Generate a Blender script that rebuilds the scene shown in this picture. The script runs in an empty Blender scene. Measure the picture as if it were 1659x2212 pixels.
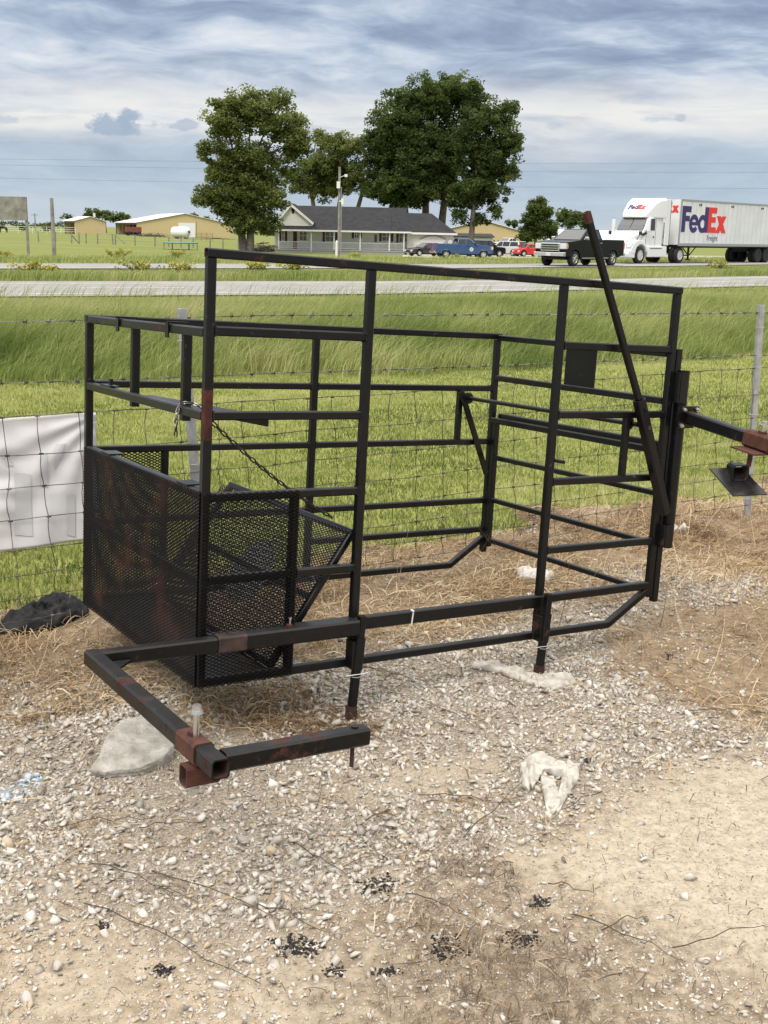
import bpy, bmesh, math, random
import numpy as np
from mathutils import Vector, Matrix, Euler
random.seed(7); RNG = np.random.default_rng(11)
S = bpy.context.scene
COL = S.collection
rad = math.radians

# ------------------------------------------------------------------ camera
FPX, HC, PITCH, ROLL = 2434.5, 1.75, math.atan(604/2434.5), 0.02
fw = Vector((0, math.cos(PITCH), -math.sin(PITCH))); up0 = Vector((0, math.sin(PITCH), math.cos(PITCH))); rt0 = Vector((1, 0, 0))
RT = rt0*math.cos(ROLL) + up0*math.sin(ROLL); UP = -rt0*math.sin(ROLL) + up0*math.cos(ROLL)
cd = bpy.data.cameras.new('camera'); cam = bpy.data.objects.new('camera', cd); COL.objects.link(cam)
cd.sensor_fit = 'VERTICAL'; cd.sensor_height = 36; cd.sensor_width = 36; cd.lens = FPX/2212*36; cd.clip_end = 9000; cd.clip_start = 0.05
M = Matrix((RT, UP, -fw)).transposed().to_4x4(); M.translation = (0, 0, HC); cam.matrix_world = M
S.camera = cam

def smooth(a, b, x):
    t = np.clip((x-a)/(b-a), 0, 1); return t*t*(3-2*t)
def terrain(x, y):
    x = np.asarray(x, float); y = np.asarray(y, float)
    q = -.66*x + .75*y
    r = np.hypot(x, y)
    z = .1*smooth(19, 25, y)
    drop = smooth(54, 84, q)*smooth(-60, -22, x)
    z = z*(1-drop) - .75*drop
    return z
def tz(x, y): return float(terrain(x, y))
def ray(u, v):
    d = RT*((u-829.5)/FPX) + UP*((1106-v)/FPX) + fw
    return d
def gp(u, v, z=0.):
    d = ray(u, v); s = (z-HC)/d.z; return Vector((d.x*s, d.y*s, z))
def dp(u, v, Y):
    d = ray(u, v); s = Y/d.y; return Vector((d.x*s, Y, HC+d.z*s))

# ------------------------------------------------------------------ materials
def mat(name, rgb, rough=.6, metal=0., spec=.5, coat=0., build=None):
    m = bpy.data.materials.new(name); m.use_nodes = True
    b = m.node_tree.nodes['Principled BSDF']
    b.inputs['Base Color'].default_value = (*rgb, 1); b.inputs['Roughness'].default_value = rough
    b.inputs['Metallic'].default_value = metal; b.inputs['Specular IOR Level'].default_value = spec
    b.inputs['Coat Weight'].default_value = coat
    if build: build(m.node_tree, b)
    return m
def N(nt, t, **kw):
    n = nt.nodes.new(t)
    for k, v in kw.items():
        if k in n.inputs.keys(): n.inputs[k].default_value = v
        else: setattr(n, k, v)
    return n
def ramp(nt, fac, stops, interp='LINEAR'):
    r = nt.nodes.new('ShaderNodeValToRGB'); r.color_ramp.interpolation = interp
    e = r.color_ramp.elements
    while len(e) < len(stops): e.new(.5)
    for i, (p, c) in enumerate(stops):
        e[i].position = p; e[i].color = (*c, 1) if len(c) == 3 else c
    nt.links.new(fac, r.inputs['Fac']); return r
def mixc(nt, fac, a, b, blend='MIX'):
    n = nt.nodes.new('ShaderNodeMix'); n.data_type = 'RGBA'; n.blend_type = blend
    for i, s in ((0, fac), (6, a), (7, b)):
        if hasattr(s, 'links'): nt.links.new(s, n.inputs[i])
        elif isinstance(s, (int, float)): n.inputs[i].default_value = s
        else: n.inputs[i].default_value = (*s, 1)
    return n.outputs[2]
def noise(nt, scale, detail=4, rough=.6, coord='Object', vec=None, dist=0.):
    n = N(nt, 'ShaderNodeTexNoise'); n.inputs['Scale'].default_value = scale; n.inputs['Detail'].default_value = detail
    n.inputs['Roughness'].default_value = rough; n.inputs['Distortion'].default_value = dist
    if vec is None:
        tc = nt.nodes.new('ShaderNodeTexCoord'); vec = tc.outputs[coord]
    nt.links.new(vec, n.inputs['Vector']); return n.outputs['Fac']
def mth2(nt, op, a, b):
    n = nt.nodes.new('ShaderNodeMath'); n.operation = op
    for i, s in enumerate((a, b)):
        if isinstance(s, (int, float)): n.inputs[i].default_value = s
        else: nt.links.new(s, n.inputs[i])
    return n.outputs[0]
def bump(nt, b, h, strength=.3, dist=.01):
    n = nt.nodes.new('ShaderNodeBump'); n.inputs['Strength'].default_value = strength; n.inputs['Distance'].default_value = dist
    nt.links.new(h, n.inputs['Height']); nt.links.new(n.outputs['Normal'], b.inputs['Normal'])
def noisy(a, c, scale=5, lo=.35, hi=.65, bmp=0., dist=.01, detail=6):
    def f(nt, b):
        h = noise(nt, scale, detail)
        r = ramp(nt, h, [(lo, a), (hi, c)]); nt.links.new(r.outputs[0], b.inputs['Base Color'])
        if bmp: bump(nt, b, h, bmp, dist)
    return f
def tinted(stops, trans=0., hue2=None):
    """colour from the per-vertex attribute 'tint' (a different shade for each blade, leaf or stone)"""
    def f(nt, b):
        a = nt.nodes.new('ShaderNodeAttribute'); a.attribute_name = 'tint'
        r = ramp(nt, a.outputs['Fac'], stops); col = r.outputs[0]
        nt.links.new(col, b.inputs['Base Color'])
        if trans:
            t = nt.nodes.new('ShaderNodeBsdfTranslucent'); nt.links.new(col, t.inputs['Color'])
            mx = nt.nodes.new('ShaderNodeMixShader'); mx.inputs[0].default_value = trans
            out = nt.nodes['Material Output']
            nt.links.new(b.outputs[0], mx.inputs[1]); nt.links.new(t.outputs[0], mx.inputs[2]); nt.links.new(mx.outputs[0], out.inputs['Surface'])
    return f

def paint_build(rust_amt=.0, band=None):
    def f(nt, b):
        tc = nt.nodes.new('ShaderNodeTexCoord'); v = tc.outputs['Object']
        n1 = noise(nt, 9, 8, .7, vec=v); n2 = noise(nt, 40, 5, .6, vec=v); n3 = noise(nt, 3, 4, .6, vec=v)
        base = ramp(nt, n2, [(.3, (.003, .0031, .0036)), (.75, (.0065, .0066, .0074))]).outputs[0]
        m1 = ramp(nt, n1, [(.68-rust_amt, (0, 0, 0)), (.74-rust_amt, (1, 1, 1))]).outputs[0]
        rust = ramp(nt, n2, [(.3, (.020, .008, .006)), (.7, (.075, .024, .016))]).outputs[0]
        mask = m1
        if band:
            sep = nt.nodes.new('ShaderNodeSeparateXYZ'); nt.links.new(v, sep.inputs[0])
            mr = nt.nodes.new('ShaderNodeMapRange'); mr.interpolation_type = 'SMOOTHSTEP'
            nt.links.new(sep.outputs['Z'], mr.inputs[0])
            z0, z1 = band
            r = ramp(nt, sep.outputs['Z'], [(0, (0, 0, 0)), (z0, (0, 0, 0)), (z0+.02, (.5, .5, .5)), (z1-.02, (.5, .5, .5)), (z1, (0, 0, 0))])
            ad = nt.nodes.new('ShaderNodeMath'); ad.operation = 'ADD'; nt.links.new(n1, ad.inputs[0]); nt.links.new(r.outputs[0], ad.inputs[1])
            mask = ramp(nt, ad.outputs[0], [(.74, (0, 0, 0)), (.90, (1, 1, 1))]).outputs[0]
        # pale scuffs
        n4 = noise(nt, 24, 3, .5, vec=v, dist=1.5)
        sc = ramp(nt, n4, [(.69, (0, 0, 0)), (.76, (.5, .5, .5))]).outputs[0]
        c1 = mixc(nt, sc, base, (.10, .085, .075))
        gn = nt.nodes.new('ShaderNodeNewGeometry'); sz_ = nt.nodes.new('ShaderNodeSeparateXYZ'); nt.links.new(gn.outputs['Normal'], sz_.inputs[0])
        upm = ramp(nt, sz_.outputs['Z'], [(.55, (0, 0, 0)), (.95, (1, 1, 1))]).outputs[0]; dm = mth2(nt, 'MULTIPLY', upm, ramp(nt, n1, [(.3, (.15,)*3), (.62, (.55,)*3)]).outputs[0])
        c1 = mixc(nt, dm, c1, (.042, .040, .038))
        c2 = mixc(nt, mask, c1, rust)
        nt.links.new(c2, b.inputs['Base Color'])
        b.inputs['Specular IOR Level'].default_value = .30
        rr = ramp(nt, n3, [(.3, (.24,)*3), (.7, (.42,)*3)]).outputs[0]
        r2 = mixc(nt, mask, rr, (.85, .85, .85)); nt.links.new(r2, b.inputs['Roughness'])
        bump(nt, b, n2, .12, .002)
    return f
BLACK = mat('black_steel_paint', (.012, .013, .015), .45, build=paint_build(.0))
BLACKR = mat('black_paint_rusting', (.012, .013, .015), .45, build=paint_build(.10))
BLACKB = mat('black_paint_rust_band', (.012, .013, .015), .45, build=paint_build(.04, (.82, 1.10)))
MESHM = mat('black_expanded_metal', (.006, .006, .007), .5, spec=.2, build=noisy((.004, .004, .0045), (.010, .0085, .008), 5))
MESHR = mat('rust_tinged_expanded_metal', (.006, .006, .007), .6, spec=.2, build=noisy((.005, .0045, .005), (.040, .015, .011), 5, .5, .72))
RUST = mat('rusty_steel', (.16, .05, .03), .85, build=noisy((.035, .012, .008), (.105, .034, .019), 30, .3, .7, .4, .004))
DARKIN = mat('rusty_tube_bore', (.05, .02, .015), .9)
ZINC = mat('zinc_plated_steel', (.62, .62, .6), .32, 1.)
GALV = mat('galvanised_steel', (.42, .43, .44), .5, .55, build=noisy((.34, .35, .36), (.52, .53, .54), 20))
WIRE = mat('weathered_wire', (.16, .15, .13), .55, .5, build=noisy((.07, .06, .05), (.34, .33, .3), 14, .4, .6))
DARKWIRE = mat('dark_woven_wire', (.09, .08, .07), .6, .4, build=noisy((.035, .03, .026), (.2, .19, .17), 9, .42, .62))

# ------------------------------------------------------------------ mesh helpers
class MB:
    def __init__(s): s.v = []; s.f = []; s.m = []
    def add(s, vs, fs, m=0):
        o = len(s.v); s.v += [tuple(p) for p in vs]; s.f += [tuple(i+o for i in f) for f in fs]; s.m += [m]*len(fs); return s
    def box(s, x0, x1, y0, y1, z0, z1, m=0):
        v = [(x0,y0,z0),(x1,y0,z0),(x1,y1,z0),(x0,y1,z0),(x0,y0,z1),(x1,y0,z1),(x1,y1,z1),(x0,y1,z1)]
        return s.add(v, [(0,3,2,1),(4,5,6,7),(0,1,5,4),(1,2,6,5),(2,3,7,6),(3,0,4,7)], m)
    def tube(s, p0, p1, w, h=None, up=(0,0,1), c=.14, wall=0., m=0, m_in=1):
        """square tube with rounded edges; wall > 0 leaves the ends open"""
        h = h or w; p0 = Vector(p0); p1 = Vector(p1); d = (p1-p0).normalized(); u = Vector(up)
        if abs(d.dot(u)) > .98: u = Vector((1,0,0)) if abs(d.x) < .9 else Vector((0,1,0))
        sx = d.cross(u).normalized(); sy = sx.cross(d).normalized()
        def prof(w, h, c):
            a, b = w/2, h/2; k = c*min(w, h)
            return [(-a+k,-b),(a-k,-b),(a,-b+k),(a,b-k),(a-k,b),(-a+k,b),(-a,b-k),(-a,-b+k)]
        P = prof(w, h, c); n = 8
        vs = [p+sx*a+sy*b for p in (p0, p1) for a, b in P]
        fs = [(i, (i+1)%n, n+(i+1)%n, n+i) for i in range(n)]
        if not wall:
            s.add(vs, fs+[tuple(range(n-1,-1,-1)), tuple(range(n, 2*n))], m)
        else:
            s.add(vs, fs, m)
            Q = prof(w-2*wall, h-2*wall, c)
            vi = [p+sx*a+sy*b for p in (p0, p1) for a, b in Q]
            s.add(vi, [(n+i, n+(i+1)%n, (i+1)%n, i) for i in range(n)], m_in)
            for e in (0, 1):
                vv = [vs[e*n+i] for i in range(n)]+[vi[e*n+i] for i in range(n)]
                ff = [(i, n+i, n+(i+1)%n, (i+1)%n) for i in range(n)]
                if e: ff = [tuple(reversed(f)) for f in ff]
                s.add(vv, ff, m)
        return s
    def cyl(s, p0, p1, r0, r1=None, n=12, m=0, cap=True):
        r1 = r0 if r1 is None else r1; p0 = Vector(p0); p1 = Vector(p1); d = (p1-p0).normalized()
        a = d.orthogonal().normalized(); b = d.cross(a)
        vs = [p+(a*math.cos(2*math.pi*i/n)+b*math.sin(2*math.pi*i/n))*r for p, r in ((p0,r0),(p1,r1)) for i in range(n)]
        fs = [(i,(i+1)%n,n+(i+1)%n,n+i) for i in range(n)]
        if cap: fs += [tuple(range(n-1,-1,-1)), tuple(range(n,2*n))]
        return s.add(vs, fs, m)
    def path(s, pts, r, n=6, m=0, closed=False):
        pts = [Vector(p) for p in pts]; k = len(pts); rs = r if isinstance(r, (list, tuple)) else [r]*k
        vs = []; a = None
        for i, p in enumerate(pts):
            q0 = pts[(i-1)%k] if (closed or i) else p; q1 = pts[(i+1)%k] if (closed or i < k-1) else p
            d = (q1-q0).normalized()
            a = d.orthogonal().normalized() if a is None else (a-d*a.dot(d)).normalized()
            b = d.cross(a)
            vs += [p+(a*math.cos(2*math.pi*j/n)+b*math.sin(2*math.pi*j/n))*rs[i] for j in range(n)]
        fs = []
        for i in range(k if closed else k-1):
            o, q = i*n, ((i+1)%k)*n
            fs += [(o+j, o+(j+1)%n, q+(j+1)%n, q+j) for j in range(n)]
        if not closed: fs += [tuple(range(n-1,-1,-1)), tuple(range((k-1)*n, k*n))]
        return s.add(vs, fs, m)
    def prism(s, poly, axis, a, b, m=0):
        """extrude a polygon; axis 'y': poly is (x,z) swept a..b in y, 'x': (y,z), 'z': (x,y)"""
        f = {'y': lambda p,t: (p[0],t,p[1]), 'x': lambda p,t: (t,p[0],p[1]), 'z': lambda p,t: (p[0],p[1],t)}[axis]
        n = len(poly); vs = [f(p,a) for p in poly]+[f(p,b) for p in poly]
        fs = [(i,(i+1)%n,n+(i+1)%n,n+i) for i in range(n)]+[tuple(range(n-1,-1,-1)), tuple(range(n,2*n))]
        return s.add(vs, fs, m)
    def quad(s, a, b, c, d, m=0): return s.add([a,b,c,d], [(0,1,2,3)], m)
    def slab(s, a, b, c, d, t, m=0):
        a,b,c,d = map(Vector,(a,b,c,d)); n = (b-a).cross(d-a).normalized()*t
        return s.add([a,b,c,d,a-n,b-n,c-n,d-n], [(0,1,2,3),(7,6,5,4),(0,4,5,1),(1,5,6,2),(2,6,7,3),(3,7,4,0)], m)
    def build(s, name, mats, parent=None, smooth=False, bevel=0., fix=True):
        me = bpy.data.meshes.new(name); me.from_pydata(s.v, [], s.f)
        mats = mats if isinstance(mats, (list, tuple)) else [mats]
        for m in mats: me.materials.append(m)
        me.polygons.foreach_set('material_index', [min(i, len(mats)-1) for i in s.m])
        if fix:
            bm = bmesh.new(); bm.from_mesh(me); bmesh.ops.recalc_face_normals(bm, faces=bm.faces); bm.to_mesh(me); bm.free()
        if smooth: me.polygons.foreach_set('use_smooth', [True]*len(me.polygons))
        me.update()
        o = bpy.data.objects.new(name, me); COL.objects.link(o)
        if parent: o.parent = parent
        if bevel:
            bv = o.modifiers.new('bevel', 'BEVEL'); bv.width = bevel; bv.segments = 2; bv.limit_method = 'ANGLE'; bv.angle_limit = rad(40)
            me.polygons.foreach_set('use_smooth', [True]*len(me.polygons))
            wn = o.modifiers.new('normals', 'WEIGHTED_NORMAL'); wn.keep_sharp = True
        return o
def tag(o, label=None, cat=None, group=None, kind=None):
    if label: o['label'] = label
    if cat: o['category'] = cat
    if group: o['group'] = group
    if kind: o['kind'] = kind
    return o
def empty(name, loc=(0,0,0), rz=0., label=None, cat=None, group=None):
    o = bpy.data.objects.new(name, None); COL.objects.link(o); o.location = loc; o.rotation_euler = (0,0,rz)
    o.empty_display_size = .2
    return tag(o, label, cat, group)
def npmesh(name, V, F, m, tint=None, smooth=False, parent=None, attr_name='tint'):
    V = np.asarray(V, np.float32); F = np.asarray(F, np.int32); k = F.shape[1]
    me = bpy.data.meshes.new(name)
    me.vertices.add(len(V)); me.vertices.foreach_set('co', V.ravel())
    me.loops.add(F.size); me.loops.foreach_set('vertex_index', F.ravel())
    me.polygons.add(len(F)); me.polygons.foreach_set('loop_start', np.arange(0, F.size, k, dtype=np.int32))
    if tint is not None:
        a = me.attributes.new(attr_name, 'FLOAT', 'POINT'); a.data.foreach_set('value', np.asarray(tint, np.float32))
    for mm in (m if isinstance(m, (list, tuple)) else [m]): me.materials.append(mm)
    me.update(calc_edges=True); me.validate()
    if smooth: me.polygons.foreach_set('use_smooth', [True]*len(me.polygons))
    o = bpy.data.objects.new(name, me); COL.objects.link(o)
    if parent: o.parent = parent
    return o

# value noise for scattering
_T = RNG.random((256, 256))
def vnoise(x, y):
    xi = np.floor(x).astype(int); yi = np.floor(y).astype(int); fx = x-xi; fy = y-yi
    fx = fx*fx*(3-2*fx); fy = fy*fy*(3-2*fy)
    g = lambda a, b: _T[a % 256, b % 256]
    return (g(xi,yi)*(1-fx)+g(xi+1,yi)*fx)*(1-fy)+(g(xi,yi+1)*(1-fx)+g(xi+1,yi+1)*fx)*fy
def fnoise(x, y, o=4):
    s = 0; a = .5; t = 0
    for i in range(o): s = s+a*vnoise(x*2**i+17.3*i, y*2**i+5.1*i); t += a; a *= .55
    return s/t
def inpoly(px, py, poly):
    r = np.zeros(px.shape, bool); n = len(poly)
    for i in range(n):
        x1, y1 = poly[i]; x2, y2 = poly[(i+1)%n]
        c = (y1 > py) != (y2 > py)
        with np.errstate(divide='ignore', invalid='ignore'):
            r ^= c & (px < (x2-x1)*(py-y1)/(y2-y1+1e-12)+x1)
    return r
def wpoly(pts): return [tuple(gp(u, v)[:2]) for u, v in pts]


# ------------------------------------------------------------------ sky and light
SUN_EL, SUN_AZ = rad(52), rad(205)          # sun behind the camera, veiled by cloud
w = bpy.data.worlds.new('World'); S.world = w; w.use_nodes = True; nt = w.node_tree
bg = nt.nodes['Background']; bg.inputs['Strength'].default_value = .1
sky = nt.nodes.new('ShaderNodeTexSky'); sky.sky_type = 'NISHITA'; sky.sun_disc = False
sky.sun_elevation = SUN_EL; sky.sun_rotation = SUN_AZ
tc = nt.nodes.new('ShaderNodeTexCoord'); sp = nt.nodes.new('ShaderNodeSeparateXYZ'); nt.links.new(tc.outputs['Generated'], sp.inputs[0])
def mth(op, a, b=None, c=None, clamp=False):
    n = nt.nodes.new('ShaderNodeMath'); n.operation = op; n.use_clamp = clamp
    for i, s in enumerate((a, b, c)):
        if s is None: continue
        if isinstance(s, (int, float)): n.inputs[i].default_value = s
        else: nt.links.new(s, n.inputs[i])
    return n.outputs[0]
az = mth('ARCTAN2', sp.outputs['X'], sp.outputs['Y']); el = mth('ARCSINE', sp.outputs['Z'])
def vec(a, b, ka, kb, off=0.):
    n = nt.nodes.new('ShaderNodeCombineXYZ'); nt.links.new(mth('MULTIPLY', a, ka), n.inputs[0]); nt.links.new(mth('MULTIPLY', b, kb), n.inputs[1]); n.inputs[2].default_value = off
    return n.outputs[0]
elw = mth('ADD', el, mth('MULTIPLY', mth('SUBTRACT', noise(nt, 1, 3, .5, vec=vec(az, el, 5, 14, 3.)), .5), .05))
nA = noise(nt, 1, 7, .58, vec=vec(az, elw, 5.2, 27, 0.), dist=.3)
nB = noise(nt, 1, 8, .62, vec=vec(az, elw, 15, 62, 7.), dist=.45)
nC = noise(nt, 1, 4, .5, vec=vec(az, elw, 2.2, 13, 11.))
den = mth('ADD', mth('ADD', mth('MULTIPLY', nA, .5), mth('MULTIPLY', nB, .19)), mth('MULTIPLY', nC, .28))
cl = ramp(nt, den, [(.37, (.22, .28, .425)), (.435, (.31, .385, .53)), (.485, (.435, .52, .66)), (.53, (.61, .68, .785)), (.585, (.80, .835, .88))]).outputs[0]
# pale break in the cloud a few degrees above the horizon
def gauss(x, c, s):
    d = mth('DIVIDE', mth('SUBTRACT', x, c), s); return mth('POWER', 2.718, mth('MULTIPLY', mth('MULTIPLY', d, d), -1.0))
band = mth('MULTIPLY', gauss(elw, .092, .025), ramp(nt, noise(nt, 1, 6, .6, vec=vec(az, el, 7, 42, 21.), dist=.6), [(.30, (.25,)*3), (.55, (1, 1, 1))]).outputs[0])
cl = mixc(nt, band, cl, (.88, .865, .84))
low = ramp(nt, elw, [(.0, (1, 1, 1)), (.055, (.85,)*3), (.082, (0, 0, 0))]).outputs[0]
lowc = mixc(nt, nB, (.36, .47, .60), (.55, .65, .74))
lowc = mixc(nt, ramp(nt, el, [(0, (1, 1, 1)), (.035, (0, 0, 0))]).outputs[0], lowc, (.60, .68, .75))
cl = mixc(nt, mth('MULTIPLY', low, .9), cl, lowc)
# the small grey cumulus puffs in front of the pale break
puffn = noise(nt, 1, 5, .62, vec=vec(az, el, 60, 75, 5.))
def puff(a0, e0, sa, se):
    da = mth('DIVIDE', mth('SUBTRACT', az, a0), sa); de = mth('DIVIDE', mth('SUBTRACT', el, e0), se)
    r2 = mth('ADD', mth('MULTIPLY', da, da), mth('MULTIPLY', de, de))
    return ramp(nt, mth('ADD', r2, mth('MULTIPLY', mth('SUBTRACT', puffn, .5), 4.2)), [(.35, (1, 1, 1)), (1.15, (0, 0, 0))]).outputs[0]
for a0, e0, sa, se, st in ((-.228, .081, .030, .0085, .9), (-.218, .087, .012, .009, .9), (-.175, .083, .016, .005, .65), (-.315, .082, .012, .004, .4), (.222, .094, .014, .003, .35), (.238, .0955, .007, .003, .5), (.137, .088, .011, .004, .3)):
    cl = mixc(nt, mth('MULTIPLY', puff(a0, e0, sa, se), st), cl, (.37, .46, .60))
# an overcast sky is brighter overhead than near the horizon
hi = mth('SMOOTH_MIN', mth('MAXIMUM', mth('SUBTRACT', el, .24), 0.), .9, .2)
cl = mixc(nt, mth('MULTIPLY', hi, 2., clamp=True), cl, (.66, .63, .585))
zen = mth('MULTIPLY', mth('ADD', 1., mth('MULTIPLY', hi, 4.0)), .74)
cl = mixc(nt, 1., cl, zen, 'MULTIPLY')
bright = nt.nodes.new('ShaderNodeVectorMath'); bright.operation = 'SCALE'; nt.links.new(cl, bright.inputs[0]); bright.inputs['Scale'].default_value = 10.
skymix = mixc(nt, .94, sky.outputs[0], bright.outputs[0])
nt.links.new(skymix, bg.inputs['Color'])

ld = bpy.data.lights.new('sun', 'SUN'); lo = bpy.data.objects.new('sun', ld); COL.objects.link(lo)
ld.energy = 1.5; ld.angle = rad(22); ld.color = (1, .94, .86)
sd = Vector((math.sin(SUN_AZ)*math.cos(SUN_EL), math.cos(SUN_AZ)*math.cos(SUN_EL), math.sin(SUN_EL)))
lo.rotation_euler = sd.to_track_quat('Z', 'Y').to_euler(); lo.location = (0, -5, 30)
S.view_settings.view_transform = 'Standard'; S.view_settings.look = 'None'; S.view_settings.exposure = .43; S.view_settings.gamma = 1

# ------------------------------------------------------------------ ground zones (world polygons)
SAND = [wpoly(p) for p in (
 [(1000,1845),(1110,1795),(1190,1775),(1270,1695),(1400,1685),(1480,1650),(1560,1635),(1700,1640),(2300,1640),(2300,2300),(1900,2200),(1659,2120),(1480,2055),(1330,1985),(1250,1935),(1120,1885)],
 [(805,1735),(860,1680),(980,1640),(1050,1648),(1020,1695),(930,1725),(880,1748)],
 [(1175,1595),(1230,1560),(1310,1552),(1330,1572),(1240,1605)],
 [(560,2100),(760,2060),(900,2110),(840,2190),(640,2250),(480,2200)], [(60,2080),(240,2060),(330,2120),(200,2180),(60,2150)])]
GRAV = [wpoly(p) for p in (
 [(-900,1500),(200,1475),(430,1490),(640,1440),(760,1400),(850,1350),(1000,1335),(1180,1290),(1300,1240),(1400,1225),(1440,1260),(1400,1330),(1290,1370),(1330,1450),(1500,1520),(1659,1560),(2300,1590),(2300,1650),(1480,1655),(1270,1690),(1190,1770),(1000,1840),(860,1880),(880,1950),(720,2010),(560,2070),(300,2000),(150,2010),(-900,2080)],
 [(1440,1235),(1560,1225),(1700,1240),(1640,1300),(1480,1310)])]
STRAW = [wpoly(p) for p in (
 [(-900,1225),(0,1240),(200,1235),(420,1205),(650,1185),(900,1175),(1050,1150),(1200,1128),(1400,1100),(1659,1070),(2600,1020),(2600,1230),(1659,1250),(1480,1215),(1300,1240),(1180,1290),(1000,1330),(850,1350),(640,1420),(430,1440),(200,1465),(-900,1490)],
 [(1290,1370),(1400,1320),(1480,1310),(1660,1260),(2400,1250),(2400,1590),(1659,1555),(1500,1515),(1330,1445)],
 [(440,1560),(620,1490),(780,1500),(830,1590),(700,1615),(520,1600)])]
LITTER = [wpoly([(960,1740),(1000,1840),(1120,1890),(1250,1945),(1330,1995),(1480,2065),(1659,2140),(1900,2320),(640,2320),(700,2010),(880,1950),(850,1880)])]
LAWNEND = [(-14, 9.5), (-4.43, 12.9), (-.04, 14.0), (5.95, 17.7), (16, 24.5)]
FENCE_A, FENCE_B = np.array([-1.479, 4.690]), np.array([2.352, 7.075])
def line_y(pts, x):
    return np.interp(x, [p[0] for p in pts], [p[1] for p in pts])
def anyin(x, y, polys, amp=.17, fr=2.6):
    jx = x+(fnoise(x*fr+3, y*fr, 4)-.5)*amp*2.4; jy = y+(fnoise(x*fr+40, y*fr+9, 4)-.5)*amp*2.4
    r = np.zeros(np.shape(x), bool)
    for p in polys: r |= inpoly(jx, jy, p)
    return r
def soft(x, y, polys, k=9, sig=.085):
    s = 0
    for i in range(k): s = s+anyin(x+RNG.normal(0, sig, x.shape), y+RNG.normal(0, sig, x.shape), polys)
    return s/k
fn = np.array([-(FENCE_B-FENCE_A)[1], (FENCE_B-FENCE_A)[0]]); fn /= np.linalg.norm(fn); fd = (FENCE_B-FENCE_A)/np.linalg.norm(FENCE_B-FENCE_A)
def fdist(x, y): return (x-FENCE_A[0])*fn[0]+(y-FENCE_A[1])*fn[1]
def lawn_mask(x, y):
    # the mown strip starts a little past the fence (nearer on the left and in the middle of the picture)
    edge = np.interp((x-FENCE_A[0])*fd[0]+(y-FENCE_A[1])*fd[1], [-4, -1, .6, 1.6, 2.6, 3.6, 5, 9], [.5, .45, .35, .55, .5, .75, .55, .6])
    return fdist(x, y) > edge+(fnoise(x*2.1, y*2.1, 4)-.5)*.9

def micro(x, y):
    """small unevenness of the gravel lot"""
    f = 1-smooth(7, 11, np.hypot(x, y))
    return f*((fnoise(x*1.3, y*1.3, 3)-.5)*.035+(fnoise(x*9, y*9, 3)-.5)*.012)
def gz(x, y): return terrain(x, y)+micro(np.asarray(x, float), np.asarray(y, float))

def axis(segs):
    a = []
    for s, e, n in segs: a += list(np.linspace(s, e, n, endpoint=False))
    return np.array(a+[segs[-1][1]])
gx = np.unique(np.r_[-np.geomspace(4, 4000, 60)[::-1], axis([(-4, -2.8, 40), (-2.8, 4.2, 290), (4.2, 5, 26)]), np.geomspace(5.05, 4000, 60)])
gy = np.unique(np.r_[-np.geomspace(1, 400, 14)[::-1], axis([(-1, 1.6, 12), (1.6, 7.2, 250), (7.2, 11, 40)]), np.geomspace(11.1, 8000, 150)])
GX, GY = np.meshgrid(gx, gy); fx, fy = GX.ravel(), GY.ravel()
GZ = gz(fx, fy)
nx, ny = len(gx), len(gy)
ii = np.arange(nx*ny).reshape(ny, nx)
GF = np.stack([ii[:-1,:-1], ii[:-1,1:], ii[1:,1:], ii[1:,:-1]], -1).reshape(-1, 4)
near = (np.abs(fx) < 12) & (fy < 14) & (fy > -3)
def mask(polys):
    r = np.zeros(fx.shape); r[near] = soft(fx[near], fy[near], polys); return r
a_sand, a_grav, a_straw, a_lit = mask(SAND), mask(GRAV), mask(STRAW), mask(LITTER)
a_green = np.where(lawn_mask(fx, fy) | (np.hypot(fx, fy) > 40), 1., 0.)
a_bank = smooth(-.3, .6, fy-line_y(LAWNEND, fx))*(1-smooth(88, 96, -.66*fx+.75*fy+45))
a_blue = mask([wpoly([(10,1735),(20,1700),(48,1690),(72,1672),(96,1684),(90,1712),(60,1722),(40,1738)])])
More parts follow.
